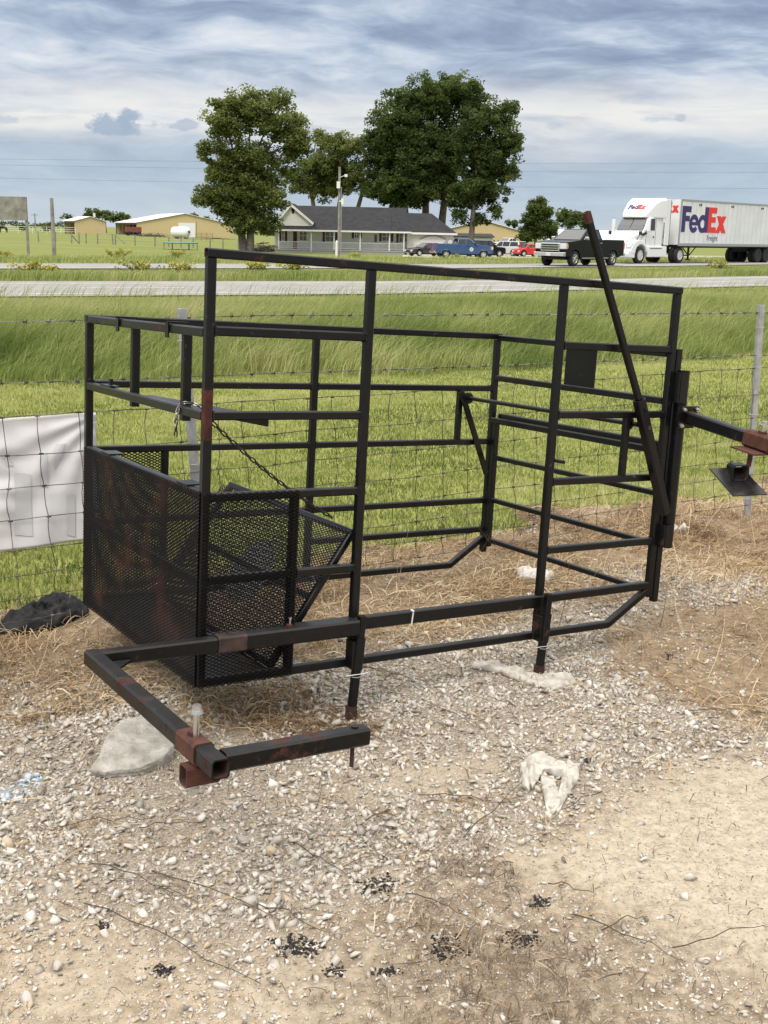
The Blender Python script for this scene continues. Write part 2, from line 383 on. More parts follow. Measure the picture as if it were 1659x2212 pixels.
def ground_build(nt, b):
    A = lambda n: (lambda a: (setattr(a, 'attribute_name', n), a.outputs['Fac'])[1])(nt.nodes.new('ShaderNodeAttribute'))
    n1 = noise(nt, 2.2, 6, .65); n2 = noise(nt, 22, 8, .7); n3 = noise(nt, 90, 4, .7)
    dirt = ramp(nt, n2, [(.25, (.15, .115, .08)), (.42, (.28, .22, .155)), (.58, (.40, .325, .235)), (.8, (.52, .44, .325))]).outputs[0]
    sand = ramp(nt, n2, [(.25, (.29, .242, .178)), (.42, (.41, .353, .27)), (.7, (.53, .465, .368))]).outputs[0]
    sand = mixc(nt, ramp(nt, n3, [(.33, (.75,)*3), (.47, (0, 0, 0))]).outputs[0], sand, (.20, .16, .11))
    sand = mixc(nt, ramp(nt, noise(nt, 38, 6, .75), [(.36, (.6,)*3), (.48, (0, 0, 0))]).outputs[0], sand, (.24, .19, .13))
    straw = ramp(nt, n2, [(.25, (.13, .09, .056)), (.5, (.25, .185, .118)), (.75, (.39, .305, .2))]).outputs[0]
    grav = ramp(nt, n3, [(.3, (.12, .095, .07)), (.6, (.37, .32, .255))]).outputs[0]
    lit = ramp(nt, n2, [(.3, (.12, .09, .062)), (.5, (.24, .19, .135)), (.7, (.42, .355, .27))]).outputs[0]
    c = mixc(nt, A('sand'), dirt, sand); c = mixc(nt, mth2(nt, 'MULTIPLY', A('litter'), .75), c, lit)
    c = mixc(nt, mth2(nt, 'MULTIPLY', A('gravel'), mth2(nt, 'SUBTRACT', 1., A('sand'))), c, grav); c = mixc(nt, A('straw'), c, straw)
    c = mixc(nt, A('bluepaint'), c, (.36, .43, .48))
    nf = noise(nt, .09, 6, .6); nm = noise(nt, 3, 5, .7)
    mow = ramp(nt, nm, [(.3, (.155, .18, .044)), (.7, (.30, .31, .10))]).outputs[0]
    far = ramp(nt, nf, [(.35, (.14, .17, .042)), (.65, (.22, .24, .07))]).outputs[0]
    farf = mixc(nt, noise(nt, .6, 6, .7), far, (.17, .19, .058))
    geo = nt.nodes.new('ShaderNodeTexCoord'); s = nt.nodes.new('ShaderNodeSeparateXYZ'); nt.links.new(geo.outputs['Object'], s.inputs[0])
    fm = nt.nodes.new('ShaderNodeMapRange'); nt.links.new(s.outputs['Y'], fm.inputs[0]); fm.inputs[1].default_value = 18; fm.inputs[2].default_value = 40
    gcol = mixc(nt, fm.outputs[0], mow, farf)
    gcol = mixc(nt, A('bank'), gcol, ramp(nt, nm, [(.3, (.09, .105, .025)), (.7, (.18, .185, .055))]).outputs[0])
    c = mixc(nt, A('green'), c, gcol)
    nt.links.new(c, b.inputs['Base Color'])
    hn = nt.nodes.new('ShaderNodeMath'); hn.operation = 'ADD'; nt.links.new(n2, hn.inputs[0]); nt.links.new(n3, hn.inputs[1])
    bump(nt, b, hn.outputs[0], .55, .012)
GROUND = mat('ground_earth_and_grass', (.3, .25, .2), .95, spec=.15, build=ground_build)
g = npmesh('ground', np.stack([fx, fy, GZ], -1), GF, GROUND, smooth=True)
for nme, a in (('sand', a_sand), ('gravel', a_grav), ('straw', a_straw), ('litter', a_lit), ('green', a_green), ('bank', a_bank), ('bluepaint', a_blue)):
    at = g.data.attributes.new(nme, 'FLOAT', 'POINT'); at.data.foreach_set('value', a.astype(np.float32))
tag(g, 'gravel lot with sandy bare patches running into mown grass and fields', 'ground', kind='structure')

# ------------------------------------------------------------------ roads
def ribbon(name, L_, R_, dz, m, label, cat, steps=12):
    L_ = np.array(L_, float); R_ = np.array(R_, float)
    t = np.linspace(0, 1, len(L_)); T = np.linspace(0, 1, 90)
    li = np.stack([np.interp(T, t, L_[:,k]) for k in (0,1)], -1); ri = np.stack([np.interp(T, t, R_[:,k]) for k in (0,1)], -1)
    V = []
    for k in range(5):
        p = li+(ri-li)*k/4; V.append(np.column_stack([p, terrain(p[:,0], p[:,1])+dz]))
    V = np.concatenate(V); n = len(T); F = []
    for k in range(4):
        for i in range(n-1): F.append((k*n+i, (k+1)*n+i, (k+1)*n+i+1, k*n+i+1))
    o = npmesh(name, V, F, m); return tag(o, label, cat, kind='structure')
CONC = mat('road_concrete', (.3, .29, .28), .9, spec=.2, build=noisy((.235, .23, .225), (.31, .305, .295), 1.1, .3, .7))
LINE = mat('road_line_paint', (.78, .77, .72), .8)
YLINE = mat('road_yellow_paint', (.55, .40, .08), .8)
GRAVELROAD = mat('gravel_drive', (.45, .40, .32), .95, build=noisy((.38, .34, .27), (.52, .47, .39), 2.5))
RZ = .1
def ext(pts, a, b):
    p = [Vector(q[:2]) for q in pts]
    return [tuple(p[0]-(p[1]-p[0]).normalized()*a)]+[tuple(q) for q in p]+[tuple(p[-1]+(p[-1]-p[-2]).normalized()*b)]
n_near = ext([(-9.2, 26.4), (-.25, 31.0), (7.3, 36.6), (14.9, 42.6)], 70, 120)
n_far = ext([(-11.4, 33.8), (-.3, 39.2), (9.0, 45.8), (18.9, 54.6)], 70, 120)
ribbon('near_road', n_near, n_far, .035, CONC, 'pale concrete highway carriageway nearest the camera beyond the tall grass', 'road')
f_near = ext([(-15, 43.4), (4.0, 56.6), (9.2, 61.6), (16.7, 69.0), (30.0, 83.5)], 60, 160)
f_far = ext([(-16.8, 49.6), (4.7, 63.9), (8.0, 67.2), (15.4, 75.0), (31.0, 92.5)], 60, 160)
ribbon('far_road', f_near, f_far, .035, CONC, 'pale concrete highway carriageway carrying the trucks', 'road')
def edge_line(A_, B_, t0, t1, m, name, dash=None):
    A_ = np.array(A_); B_ = np.array(B_); t = np.linspace(0, 1, len(A_))
    T = np.linspace(0, 1, 400); P = A_+(B_-A_)*t0; Q = A_+(B_-A_)*t1
    li = np.stack([np.interp(T, t, P[:,k]) for k in (0,1)], -1); ri = np.stack([np.interp(T, t, Q[:,k]) for k in (0,1)], -1)
    V = np.concatenate([np.column_stack([p, terrain(p[:,0], p[:,1])+.042]) for p in (li, ri)]); n = len(T)
    d = np.r_[0, np.cumsum(np.linalg.norm(np.diff(li, axis=0), axis=1))]
    F = [(i, n+i, n+i+1, i+1) for i in range(n-1) if not dash or (d[i] % (dash*4)) < dash]
    o = npmesh(name, V, F, m); tag(o, kind='structure'); return o
edge_line(n_near, n_far, .10, .117, LINE, 'edge_line'); edge_line(n_near, n_far, .80, .815, LINE, 'edge_line')
edge_line(n_near, n_far, .45, .465, LINE, 'lane_line', 3.)
edge_line(f_near, f_far, .14, .16, LINE, 'edge_line'); edge_line(f_near, f_far, .86, .875, YLINE, 'edge_line')
# frontage drive and the parking lot beside the house
def strip(name, px, label, cat, m=GRAVELROAD, dz=.03):
    L_, R_ = [], []
    for (u, Y0, Y1) in px:
        a = dp(u, 545, Y0); b = dp(u, 545, Y1); L_.append((a.x, Y0)); R_.append((b.x, Y1))
    return ribbon(name, L_, R_, dz, m, label, cat)
strip('frontage_road', [(-500, 60, 61.5), (0, 66, 68), (400, 72, 74), (700, 77, 79), (900, 88, 90), (1100, 97, 99.5), (1400, 118, 121), (1800, 150, 154)], 'narrow gravel frontage drive running through the grass past the highway', 'road', dz=.04)
strip('parking_lot', [(870, 121, 131), (1000, 118, 150), (1100, 116, 160), (1250, 116, 165), (1500, 125, 170), (1800, 150, 190)], 'gravel parking area in front of the barns with cars on it', 'parking lot', dz=.05)

# ------------------------------------------------------------------ the cage
CR = Matrix(((0.83837, -0.54398, 0.034898), (0.54116, 0.83829, 0.066427), (-0.065389, -0.036805, 0.99718)))
CT = Vector((-0.61752, 3.59035, 0.24628))
cage = empty('livestock_cage', CT, 0, 'black welded steel cattle cage with mesh panels and towing arms on gravel', 'cage')
cage.rotation_euler = CR.to_euler()
L, W, T = 2.13, 1.185, .031
def cpart(name, mats=(BLACK,), label=None, bevel=0., smooth=False, parent=cage, mb=None):
    o = mb.build(name, list(mats), parent, smooth, bevel)
    if label: o['label'] = label
    return o
def post(p0, p1, mats=(BLACK, DARKIN), w=T, wall=.0, label=None, name='post', up=(1,0,0), beads=True):
    m = MB(); m.tube(p0, p1, w, up=up, wall=wall); return cpart(name, mats, label, mb=m)
XC, XD, XH, XG = .605, 1.497, .338, 1.067
# corner and middle posts
post((0,0,-.012), (0,0,1.417), (BLACKB, DARKIN), label='front corner post with a band of red rust')
post((0,W,-.012), (0,W,1.168))
post((XC,0,.015), (XC,0,1.417)); post((XD,0,.015), (XD,0,1.417))
post((L,0,.105), (L,0,1.417)); post((L,W,.06), (L,W,1.168))
post((XG,W,.0), (XG,W,1.168)); post((XH,0,.015), (XH,0,.628), w=.030); post((XH,W,.015), (XH,W,.632), w=.030)
post((L+.034,-.004,.082), (L+.034,-.004,1.19), label='outer post beside the hinge pipe')
post((L+.002,W-.034,.095), (L+.002,W-.034,.765))
post((1.912,W,.66), (1.912,W,.905), w=.028); post((1.902,0,.655), (1.902,0,.90), w=.028)
# rails
def rail(p0, p1, w=T, h=None, mats=(BLACK, DARKIN), label=None, wall=0.):
    m = MB(); m.tube(p0, p1, w, h, wall=wall); return cpart('rail', mats, label, mb=m)
g2 = T/2
rail((-.017,0,1.433), (L+.017,0,1.433), mats=(BLACKR, DARKIN), label='top rail with an open rusty end', wall=.003)
def between(xs, z, y, w=T):
    for a, b in zip(xs[:-1], xs[1:]):
        m = MB(); m.tube((a+g2, y, z), (b-g2, y, z), w)
        for e, sg_ in ((a+g2, 1), (b-g2, -1)):
            for k in range(14):    # weld bead round the joint
                t = 2*math.pi*k/14; cy_, cz_ = max(-1, min(1, 1.35*math.cos(t)))*w/2, max(-1, min(1, 1.35*math.sin(t)))*w/2; r_ = random.uniform(.0022, .0042)
                p_ = Vector((e+sg_*.0015, y+cy_, z+cz_)); m.cyl(p_-Vector((.003,0,0)), p_+Vector((.003,0,0)), r_, n=5)
        cpart('rail', (BLACK, DARKIN), mb=m)
between((0,XC), 1.188, 0); between((XD,L), 1.186, 0)
between((0,XC), .913, 0, .029); between((XD,L), .911, 0, .029)
between((0,XC), .641, 0, .029); between((XD,L), .640, 0, .029)
between((0,XH,XC), .357, 0, .029); between((XD,L), .357, 0, .029)
rail((.0,-.003,.146), (XD+.02,-.003,.146), .034, .050); rail((XD+.02,0,.153), (L,0,.158), .030, .034)
rail((0,0,0), (XH,0,0), .03); rail((XH,0,0), (1.897,0,.003), .03); rail((1.893,0,.001), (2.122,0,.137), .03)
rail((-.017,W,1.185), (L+.017,W,1.185))
between((0,XG,L), .919, W, .029); between((0,XG,L), .645, W, .029)
between((0,XG,L), .335, W, .029); between((XG,L), .181, W, .029)
rail((0,W,0), (1.918,W,.001), .03); rail((1.914,W,-.001), (2.122,W,.135), .03)
rail((0,.017,1.182), (0,W-.017,1.182), mats=(BLACKR, DARKIN)); rail((0,.017,.911), (0,W-.017,.911)); rail((0,.017,.647), (0,W-.017,.647))
rail((.0,.017,.345), (.0,W-.017,.345), .029); rail((0,.017,0), (0,W-.017,0), .03, mats=(BLACKR, DARKIN))
for z0, z1, y0 in ((1.178,1.168,.017), (.974,.967,.017)): rail((L,W-.017,z0), (L,y0,z1), .029)
rail((L-.004,W-.012,.757), (L-.004,.017,.752), .03); rail((L+.032,W-.03,.778), (L+.032,.02,.775), .03)
for z in (.566,.343,.129): rail((L+.002,W-.05,z), (L+.002,.017,z), .024)
# small welded plate in the end frame
m = MB(); m.box(L-.004, L+.002, .452, .656, .982, 1.155); cpart('plate', mb=m)
# hanging bars with straps over the end rail
for y in (.755, .262):
    m = MB(); m.tube((.036,y,.868), (.036,y,1.168), .031, up=(1,0,0)); o = cpart('hanging_bar', mb=m)
    m = MB(); yy = y+.045
    m.box(-.022, -.0165, yy-.014, yy+.014, 1.150, 1.206).box(-.022, .055, yy-.014, yy+.014, 1.2005, 1.206).box(.0495, .055, yy-.014, yy+.014, 1.150, 1.2005)
    cpart('strap', mb=m, parent=o)
m = MB(); m.slab((.045,.80,.902), (.128,.80,.902), (.32,.19,.884), (.20,.12,.884), .006); m.slab((.128,.80,.902), (.128,.80,.872), (.32,.19,.852), (.32,.19,.884), .006); cpart('latch_plate', mb=m)
m = MB(); m.box(.018,.030,.98,1.0,.90,.955); m.box(-.01,.03,.90,1.02,.927,.933); cpart('latch_tab', mb=m)
for y in (.93, .16):
    m = MB(); m.box(-.016,.045,y-.05,y+.05,.663,.668); cpart('hinge_tab', mb=m)

# expanded metal: every strand is a little flat bar
def expanded(mb, O, U, V, nrm, lu, lv, pu=.0255, pv=.0122, sw=.0036, th=.0020):
    O, U, V, n = Vector(O), Vector(U).normalized(), Vector(V).normalized(), Vector(nrm).normalized()
    nu = max(1, round(lu/pu)); nv = max(1, round(lv/pv)); pu = lu/nu; pv = lv/nv
    def seg(u0, v0, u1, v1):
        a = O+U*u0+V*v0; b = O+U*u1+V*v1; d = (b-a).normalized(); s = (n.cross(d)).normalized()*sw/2 + n*th*.5; t = n*th/2 - s*.0
        q = (n*th - n.cross(d).normalized()*sw*.25)*.5
        vs = [a-s-q, a+s-q, a+s+q, a-s+q, b-s-q, b+s-q, b+s+q, b-s+q]
        mb.add(vs, [(0,1,5,4),(1,2,6,5),(2,3,7,6),(3,0,4,7)])
    for j in range(nv):
        for i in range(nu):
            u0, v0 = i*pu, j*pv
            seg(u0, v0, u0+pu/2, v0+pv/2) if False else None
            seg(u0, v0+pv/2, u0+pu/2, v0); seg(u0+pu/2, v0, u0+pu, v0+pv/2)
            seg(u0, v0+pv/2, u0+pu/2, v0+pv); seg(u0+pu/2, v0+pv, u0+pu, v0+pv/2)
m = MB(); expanded(m, (-.0185,W-.002,-.016), (0,-1,0), (0,0,1), (-1,0,0), W, .672, sw=.0060, th=.0032); cpart('mesh_panel', (MESHR,), mb=m).__setitem__('label', 'rust tinged expanded metal panel across the end')
m = MB(); expanded(m, (-.014,-.0185,-.016), (1,0,0), (0,0,1), (0,-1,0), XH+.024, .672, sw=.0026); cpart('mesh_panel', (MESHM,), mb=m)
m = MB(); expanded(m, (-.010,W+.0175,-.012), (1,0,0), (0,0,1), (0,1,0), XH+.022, .66); cpart('mesh_panel', (MESHM,), mb=m)
m = MB(); m.box(.016,.285,.018,W-.018,-.004,-.001); cpart('floor_plate', (BLACKR,), mb=m)
# inward leaning mesh door held by a chain
dA, dB = Vector((.292,.045,.012)), Vector((.292,W-.045,.012)); tA, tB = Vector((.606,.045,.476)), Vector((.640,W-.045,.476))
du = (dB-dA).normalized(); dv = (tA-dA).normalized(); dn = du.cross(dv).normalized()
m = MB()
m.tube(dA, tA, .025, up=dn); m.tube(dB, tB, .025, up=dn); m.tube(tA-du*.012, tB+du*.012, .025, up=dn); m.tube(dA, dB, .025, up=dn)
m.tube((dA+tA)/2, (dB+tB)/2, .025, up=dn)
door = cpart('drop_door', mb=m)
m = MB(); expanded(m, dA-dn*.0145, dB-dA, tA-dA, -dn, (dB-dA).length, (tA-dA).length); cpart('door_mesh', (MESHM,), mb=m, parent=door)
pc = Vector((.292+.692*.222+.034*.54, .54, .222))-dn*(.0145+.004 if dn.x > 0 else -.0185); pu, pv2 = du, dv
nn_ = -dn if dn.x > 0 else dn
m = MB(); m.cyl(pc, pc+nn_*.004, .142, n=40)
cpart('round_plate', (mat('white_plate_enamel', (.78,.78,.80), .45), BLACK), label='round white plate seen through the mesh', mb=m, parent=door)
# chains
def chain(pts, link=.034, wire=.0028, wid=.017):
    m = MB(); P = [Vector(p) for p in pts]
    d = [0]
    for a, b in zip(P[:-1], P[1:]): d.append(d[-1]+(b-a).length)
    def at(t):
        for i in range(len(P)-1):
            if t <= d[i+1]: return P[i].lerp(P[i+1], (t-d[i])/(d[i+1]-d[i]))
        return P[-1]
    n = int(d[-1]/(link-2*wire-.001)); st = d[-1]/n
    for k in range(n):
        a, b = at(k*st), at((k+1)*st); c = (a+b)/2; x = (b-a).normalized()
        up = Vector((0,0,1)) if abs(x.z) < .9 else Vector((1,0,0))
        y = x.cross(up).normalized(); z = x.cross(y)
        ang = rad(45) if k % 2 else rad(-45); y2 = y*math.cos(ang)+z*math.sin(ang)
        h = link/2-wid/2; ring = []
        for q in range(10):
            an = 2*math.pi*q/10; ca, sa = math.cos(an), math.sin(an)
            ring.append(c+x*(ca*(wid/2-wire)+(h if ca > 0 else -h)+(0 if abs(ca) > 1e-6 else 0))+y2*sa*(wid/2-wire))
        m.path(ring, wire, 5, closed=True)
    return m
CHAIN = mat('dark_chain_steel', (.03, .028, .027), .5, .6)
CHROME = mat('worn_bright_chain', (.32, .32, .31), .35, .9, build=noisy((.04, .04, .04), (.6, .6, .58), 60, .45, .6))
def sag(a, b, s, n=12):
    a, b = Vector(a), Vector(b); return [a.lerp(b, t/n)-Vector((0,0,s*4*(t/n)*(1-t/n))) for t in range(n+1)]
cpart('door_chain', (CHAIN,), mb=chain(sag((.036,.04,.888), (.617,.205,.502), .022)), smooth=True)
cc = [(.045,.11,.915), (.03,.15,.935), (.005,.17,.939), (-.012,.185,.936), (-.024,.192,.912), (-.026,.193,.87), (-.026,.194,.82)]
cpart('latch_chain', (CHROME,), mb=chain(cc, .026, .0026, .015), smooth=True)

# rod with a lever at each end
m = MB(); m.cyl((1.938,W-.012,.872), (1.95,-.028,.870), .0105, n=14); rod = cpart('pivot_rod', mb=m, smooth=False)
for y, d in ((W-.045,.022), (.018,.02)):
    m = MB(); m.cyl((1.94,y,.871), (1.94,y+d,.871), .027, n=20); m.cyl((1.94,y-.006,.871), (1.94,y,.871), .018, n=6); cpart('hub', mb=m, parent=rod)
m = MB(); m.tube((1.55,-.048,1.673), (1.925,-.048,.955), .026, up=(0,1,0), wall=.003)
lever = cpart('lever', (BLACK, DARKIN), mb=m)
m = MB(); m.tube((1.914,-.048,.978), (2.132,-.048,.487), .044, up=(0,1,0), wall=.003); m.cyl((1.97,-.072,.862), (1.97,-.0695,.862), .010, n=14, m=1); m.cyl((1.935,-.074,.937), (1.935,-.066,.937), .009, n=6)
cpart('lever_sleeve', (BLACK, DARKIN), mb=m, parent=lever)
m = MB(); m.tube((1.537,-.048,1.698), (1.557,-.048,1.660), .0275, up=(0,1,0), wall=.003); cpart('rusty_end', (RUST, DARKIN), mb=m, parent=lever)
m = MB(); m.tube((1.895,W-.034,.905), (2.091,W-.034,.481), .030, .012, up=(0,1,0)); cpart('lever', mb=m)
m = MB(); m.cyl((XD+.012,-.012,.728), (XD+.066,-.012,.720), .0075, n=10); cpart('peg', mb=m)

m = MB(); m.tube((.858,-.0205,.166), (.852,-.0212,.115), .006, .0015, up=(0,1,0)); m.tube((.860,-.004,.1725), (.858,-.021,.170), .010, .002); cpart('paint_drip', (mat('white_paint_drip', (.6,.6,.58), .6),), mb=m)
# legs that slide in sleeves, with hairpin clips
for x0, x1, zt, zb in ((.609,.583,.187,-.208), (1.502,1.483,.187,-.168)):
    y = -.052
    m = MB(); m.tube((x1,y,zb), (x0,y,zt), .029, up=(0,1,0), wall=.003)
    leg = cpart('leg', (BLACKR, DARKIN), mb=m)
    k = (x0-x1)/(zt-zb); f = lambda z: x1+k*(z-zb)
    m = MB(); m.tube((f(-.015),y,-.015), (f(.105),y,.105), .0365, up=(0,1,0), wall=.003); m.box(f(.04)-.030, f(.04)-.018, y-.01, -.015, -.01, .095)
    cpart('leg_sleeve', (BLACKR, DARKIN), mb=m, parent=leg)
    m = MB(); m.box(f(zb)-.0155, f(zb)+.0155+.001, y-.0158, y+.0158, zb+.001, zb+.055); cpart('rusty_foot', (mat('dark_rust', (.05,.018,.012), .9, build=noisy((.02,.009,.007), (.07,.024,.015), 40)),), mb=m, parent=leg)
    m = MB(); z = -.028; xx = f(z)
    pts = [(xx-.055,y-.02,z), (xx-.02,y-.022,z+.001), (xx+.018,y-.022,z), (xx+.04,y-.022,z+.004), (xx+.052,y-.02,z+.001), (xx+.040,y-.02,z-.007), (xx+.02,y-.021,z-.005), (xx-.005,y-.022,z-.011), (xx-.03,y-.021,z-.006)]
    m.path(pts, .0018, 6); cpart('hairpin_clip', (ZINC,), mb=m, parent=leg)
# left towing arm
m = MB(); m.tube((.035,-.055,.149), (.585,-.055,.149), .050, .058, wall=.004)
m.box(.30,.318,-.064,-.046,.1785,.188,2).cyl((.31,-.055,.188), (.31,-.055,.212), .0035, n=8, m=3).cyl((.31,-.055,.207), (.31,-.055,.213), .007, n=6, m=3)
sleeve = cpart('arm_sleeve', (BLACKR, DARKIN, RUST, ZINC), mb=m)
m = MB(); m.tube((.030,-.055,.149), (.135,-.055,.149), .0512, .0592, wall=.003); cpart('rust_patch', (mat('brown_primer_rust', (.05,.025,.02), .6, build=noisy((.012,.010,.010), (.065,.032,.026), 22, .35, .6)), DARKIN), mb=m, parent=sleeve)
m = MB(); m.tube((-.385,-.055,.149), (.30,-.055,.149), .044, .050, wall=0.)
m.tube((-.387,-.0285,.148), (-.387,-1.005,.146), .050, .052, wall=.004)
m.tube((-.36,-.957,.146), (.064,-.957,.146), .048, .050)
m.prism([(-.361,-.081), (-.27,-.081), (-.361,-.175)], 'z', .136, .143)
m.cyl((.028,-.957,.1712), (.028,-.957,.1755), .010, n=14).cyl((.024,-.957,.06), (.024,-.957,.121), .006, n=8, m=1)
arm = cpart('towing_arm', (BLACKR, DARKIN), mb=m)
m = MB(); m.tube((-.387,-.785,.146), (-.387,-.90,.146), .058, .060, wall=.005, m_in=0)
m.tube((-.428,-.868,.084), (-.335,-.868,.084), .050, .056, wall=.005, m_in=1)
m.cyl((-.387,-.835,.178), (-.387,-.835,.186), .016, n=6)
clamp = cpart('clamp', (RUST, DARKIN), mb=m, parent=arm)
clamp.data.materials[0] = RUST
def bolt(p, top, bot, parent):
    x, y, _ = p
    m = MB(); m.cyl((x,y,bot), (x,y,top-.018), .0085, n=12); m.cyl((x,y,top-.022), (x,y,top-.014), .018, .016, n=18); m.cyl((x,y,top-.014), (x,y,top), .0125, .0115, n=6)
    m.cyl((x,y,bot), (x,y,bot+.012), .014, n=6)
    return cpart('bolt', (ZINC,), mb=m, parent=parent)
bolt((-.387,-.850,0), .262, .025, arm)
# right towing arm on its hinge pipe
m = MB(); m.cyl((2.192,-.022,.328), (2.192,-.022,1.100), .0265, n=20, cap=False); m.cyl((2.192,-.022,1.100), (2.192,-.022,.328), .0235, n=20, cap=False, m=1)
for z0, z1 in ((.965,1.092), (.335,.432)): m.box(2.150,2.185,-.052,-.0475,z0,z1)
for z0, z1 in ((.965,1.092), (.335,.432)): m.box(2.140,2.152,-.05,-.012,z0,z1)
cpart('hinge_pipe', (BLACKR, DARKIN), mb=m)
m = MB(); P0, P1 = Vector((2.205,-.055,.905)), Vector((2.205,-.62,.825)); m.tube(P0, P1, .050, .052, wall=.004)
arm2 = cpart('towing_arm', (BLACKR, DARKIN), mb=m)
ax = (P1-P0).normalized(); azv = Vector((1,0,0)).cross(ax).normalized(); azv = azv if azv.z > 0 else -azv
m = MB()
c = P0+ax*.002
def obox(mb, c, dx, da, dz, mm=0, e0=Vector((1,0,0)), e1=ax, e2=azv):
    vs = [c+e0*sx*dx+e1*sa*da+e2*sz*dz for sz in (-1,1) for sx, sa in ((-1,-1),(1,-1),(1,1),(-1,1))]
    mb.add(vs, [(0,3,2,1),(4,5,6,7),(0,1,5,4),(1,2,6,5),(2,3,7,6),(3,0,4,7)], mm)
obox(m, c, .052, .005, .048)
plate = cpart('arm_plate', (BLACK,), mb=m, parent=arm2)
for sx in (-1, 1):
    for szz in (-1, 1):
        m = MB(); q = c+Vector((1,0,0))*.039*sx+azv*.035*szz; m.cyl(q+ax*.0052, q+ax*.014, .0095, n=6); m.cyl(q+ax*.014, q+ax*.022, .0055, n=8); cpart('bolt', (ZINC,), mb=m, parent=arm2)
ca, cb = P0+ax*.332, P0+ax*.462
m = MB(); m.tube(ca, cb, .062, .066, wall=.005, m_in=0)
q = (ca+cb)/2-azv*.038+Vector((-.022,0,0)); obox(m, q, .075, .062, .003)
m.cyl(q+Vector((-.02,.0,-.002)), q+Vector((-.028,.0,-.065)), .010, n=10); m.cyl((ca+cb)/2+azv*.034, (ca+cb)/2+azv*.041, .02, n=6)
cl2 = cpart('clamp', (RUST, DARKIN), mb=m, parent=arm2)
q2 = (ca+cb)/2
m = MB(); m.cyl(q2+azv*.036, q2+azv*.060, .0085, n=12); m.cyl(q2+azv*.060, q2+azv*.068, .017, n=16); m.cyl(q2+azv*.068, q2+azv*.082, .012, n=6); cpart('bolt', (ZINC,), mb=m, parent=arm2)
# swinging foot plate: its tilted plane is fixed through the stem, its corners cut from the sight lines
CI = CR.transposed()
def cl(u, v, nrm, P):
    d = ray(u, v); o = Vector((0,0,HC)); s = (P-o).dot(nrm)/d.dot(nrm); return CI @ (o+d*s-CT)
fb = CR @ (q+Vector((-.028,0,-.12)))+CT
NW = Vector((.10,-.62,.78)).normalized()
zz = lambda x, y: ((2700+x/4.4228)*.5486, (1550+y/4.4228)*.5486)
FC = [cl(*zz(*p), NW, fb) for p in ((418,1300),(832,1778),(1425,1750),(1160,1475),(1000,1275))]
nl = CI @ NW
m = MB(); poly = [FC[0], FC[1], FC[2], FC[3], FC[4]]; k = len(poly)
m.add([p for p in poly]+[p-nl*.006 for p in poly], [tuple(range(k)), tuple(range(2*k-1,k-1,-1))]+[(i,k+i,k+(i+1)%k,(i+1)%k) for i in range(k)])
foot = cpart('foot_plate', (mat('glossy_black_plate', (.012,.012,.014), .22, spec=.5, build=noisy((.008,.008,.009), (.022,.021,.022), 30)),), mb=m, parent=arm2)
bq = [cl(*zz(*p), NW, fb) for p in ((800,1525),(1085,1525))]
e0 = (bq[1]-bq[0]); wB = e0.length; e0.normalize(); uz = CI @ Vector((0,0,1)); e1 = uz.cross(e0).normalized()
m = MB(); b0 = (bq[0]+bq[1])/2+uz*(wB*.47)
m.tube(b0-e1*.002, b0+e1*.058, wB, wB*.94, up=uz, wall=.0045)
cpart('foot_box', (BLACKR, DARKIN), mb=m, parent=arm2)

# ------------------------------------------------------------------ wire fence
fence = empty('wire_fence', (*FENCE_A, 0), 0, 'barbed and woven wire farm fence on galvanised posts behind the cage', 'fence')
def FP(s, z, off=0.): # point along the fence: s metres from its left reference post
    p = FENCE_A+fd*s+fn*off; return Vector((p[0]-FENCE_A[0], p[1]-FENCE_A[1], z))
SA, SB = -4.5, 9.5
def wireline(mb, z0, r, amp, fr, seed, step=.05, off=0., slope=0.):
    ss = np.arange(SA, SB, step)
    zz = z0+slope*ss+(fnoise(ss*fr+seed, ss*0+seed*1.7, 3)-.5)*amp; oo = off+(fnoise(ss*fr+seed+60, ss*0+3, 2)-.5)*amp
    mb.path([FP(s, z, o) for s, z, o in zip(ss, zz, oo)], r, 5)
    return ss, zz
for z0, slope, sd_ in ((1.372, -.012, 3), (1.105, -.012, 8)):
    m = MB(); ss = np.arange(SA, SB, .012)
    zc = z0+slope*ss+(fnoise(ss*.8+sd_, ss*0+2, 2)-.5)*.02
    for ph in (0, math.pi):
        m.path([FP(s, z+.0022*math.sin(s*210+ph), .0022*math.cos(s*210+ph)) for s, z in zip(ss, zc)], .0016, 4)
    rr = random.Random(sd_)
    for s in np.arange(SA+.05, SB, .103):
        s += rr.uniform(-.006, .006); z = float(np.interp(s, ss, zc)); c = FP(s, z); f = Vector((fd[0], fd[1], 0)); nn = Vector((fn[0], fn[1], 0))
        m.path([c-f*.009, c+f*.009], .0042, 6, 1)
        for k in range(4):
            an = k*math.pi/2+rr.uniform(.3, 1.2); dv_ = (Vector((0,0,1))*math.sin(an)+nn*math.cos(an))+f*rr.uniform(-.6, .6)
            m.cyl(c+f*(.005 if k % 2 else -.005), c+dv_.normalized()*.024, .0021, .001, 4, 1)
    m.build('barbed_wire', [WIRE, DARKWIRE], fence)
m = MB(); knots = []
HZ = [.972, .812, .665, .530, .400, .285, .182, .09]
rows = []
for i, z in enumerate(HZ):
    rows.append(wireline(m, z, .0018 if i else .0021, .03, 2.2, 11+i*7, slope=0))
rr = random.Random(5)
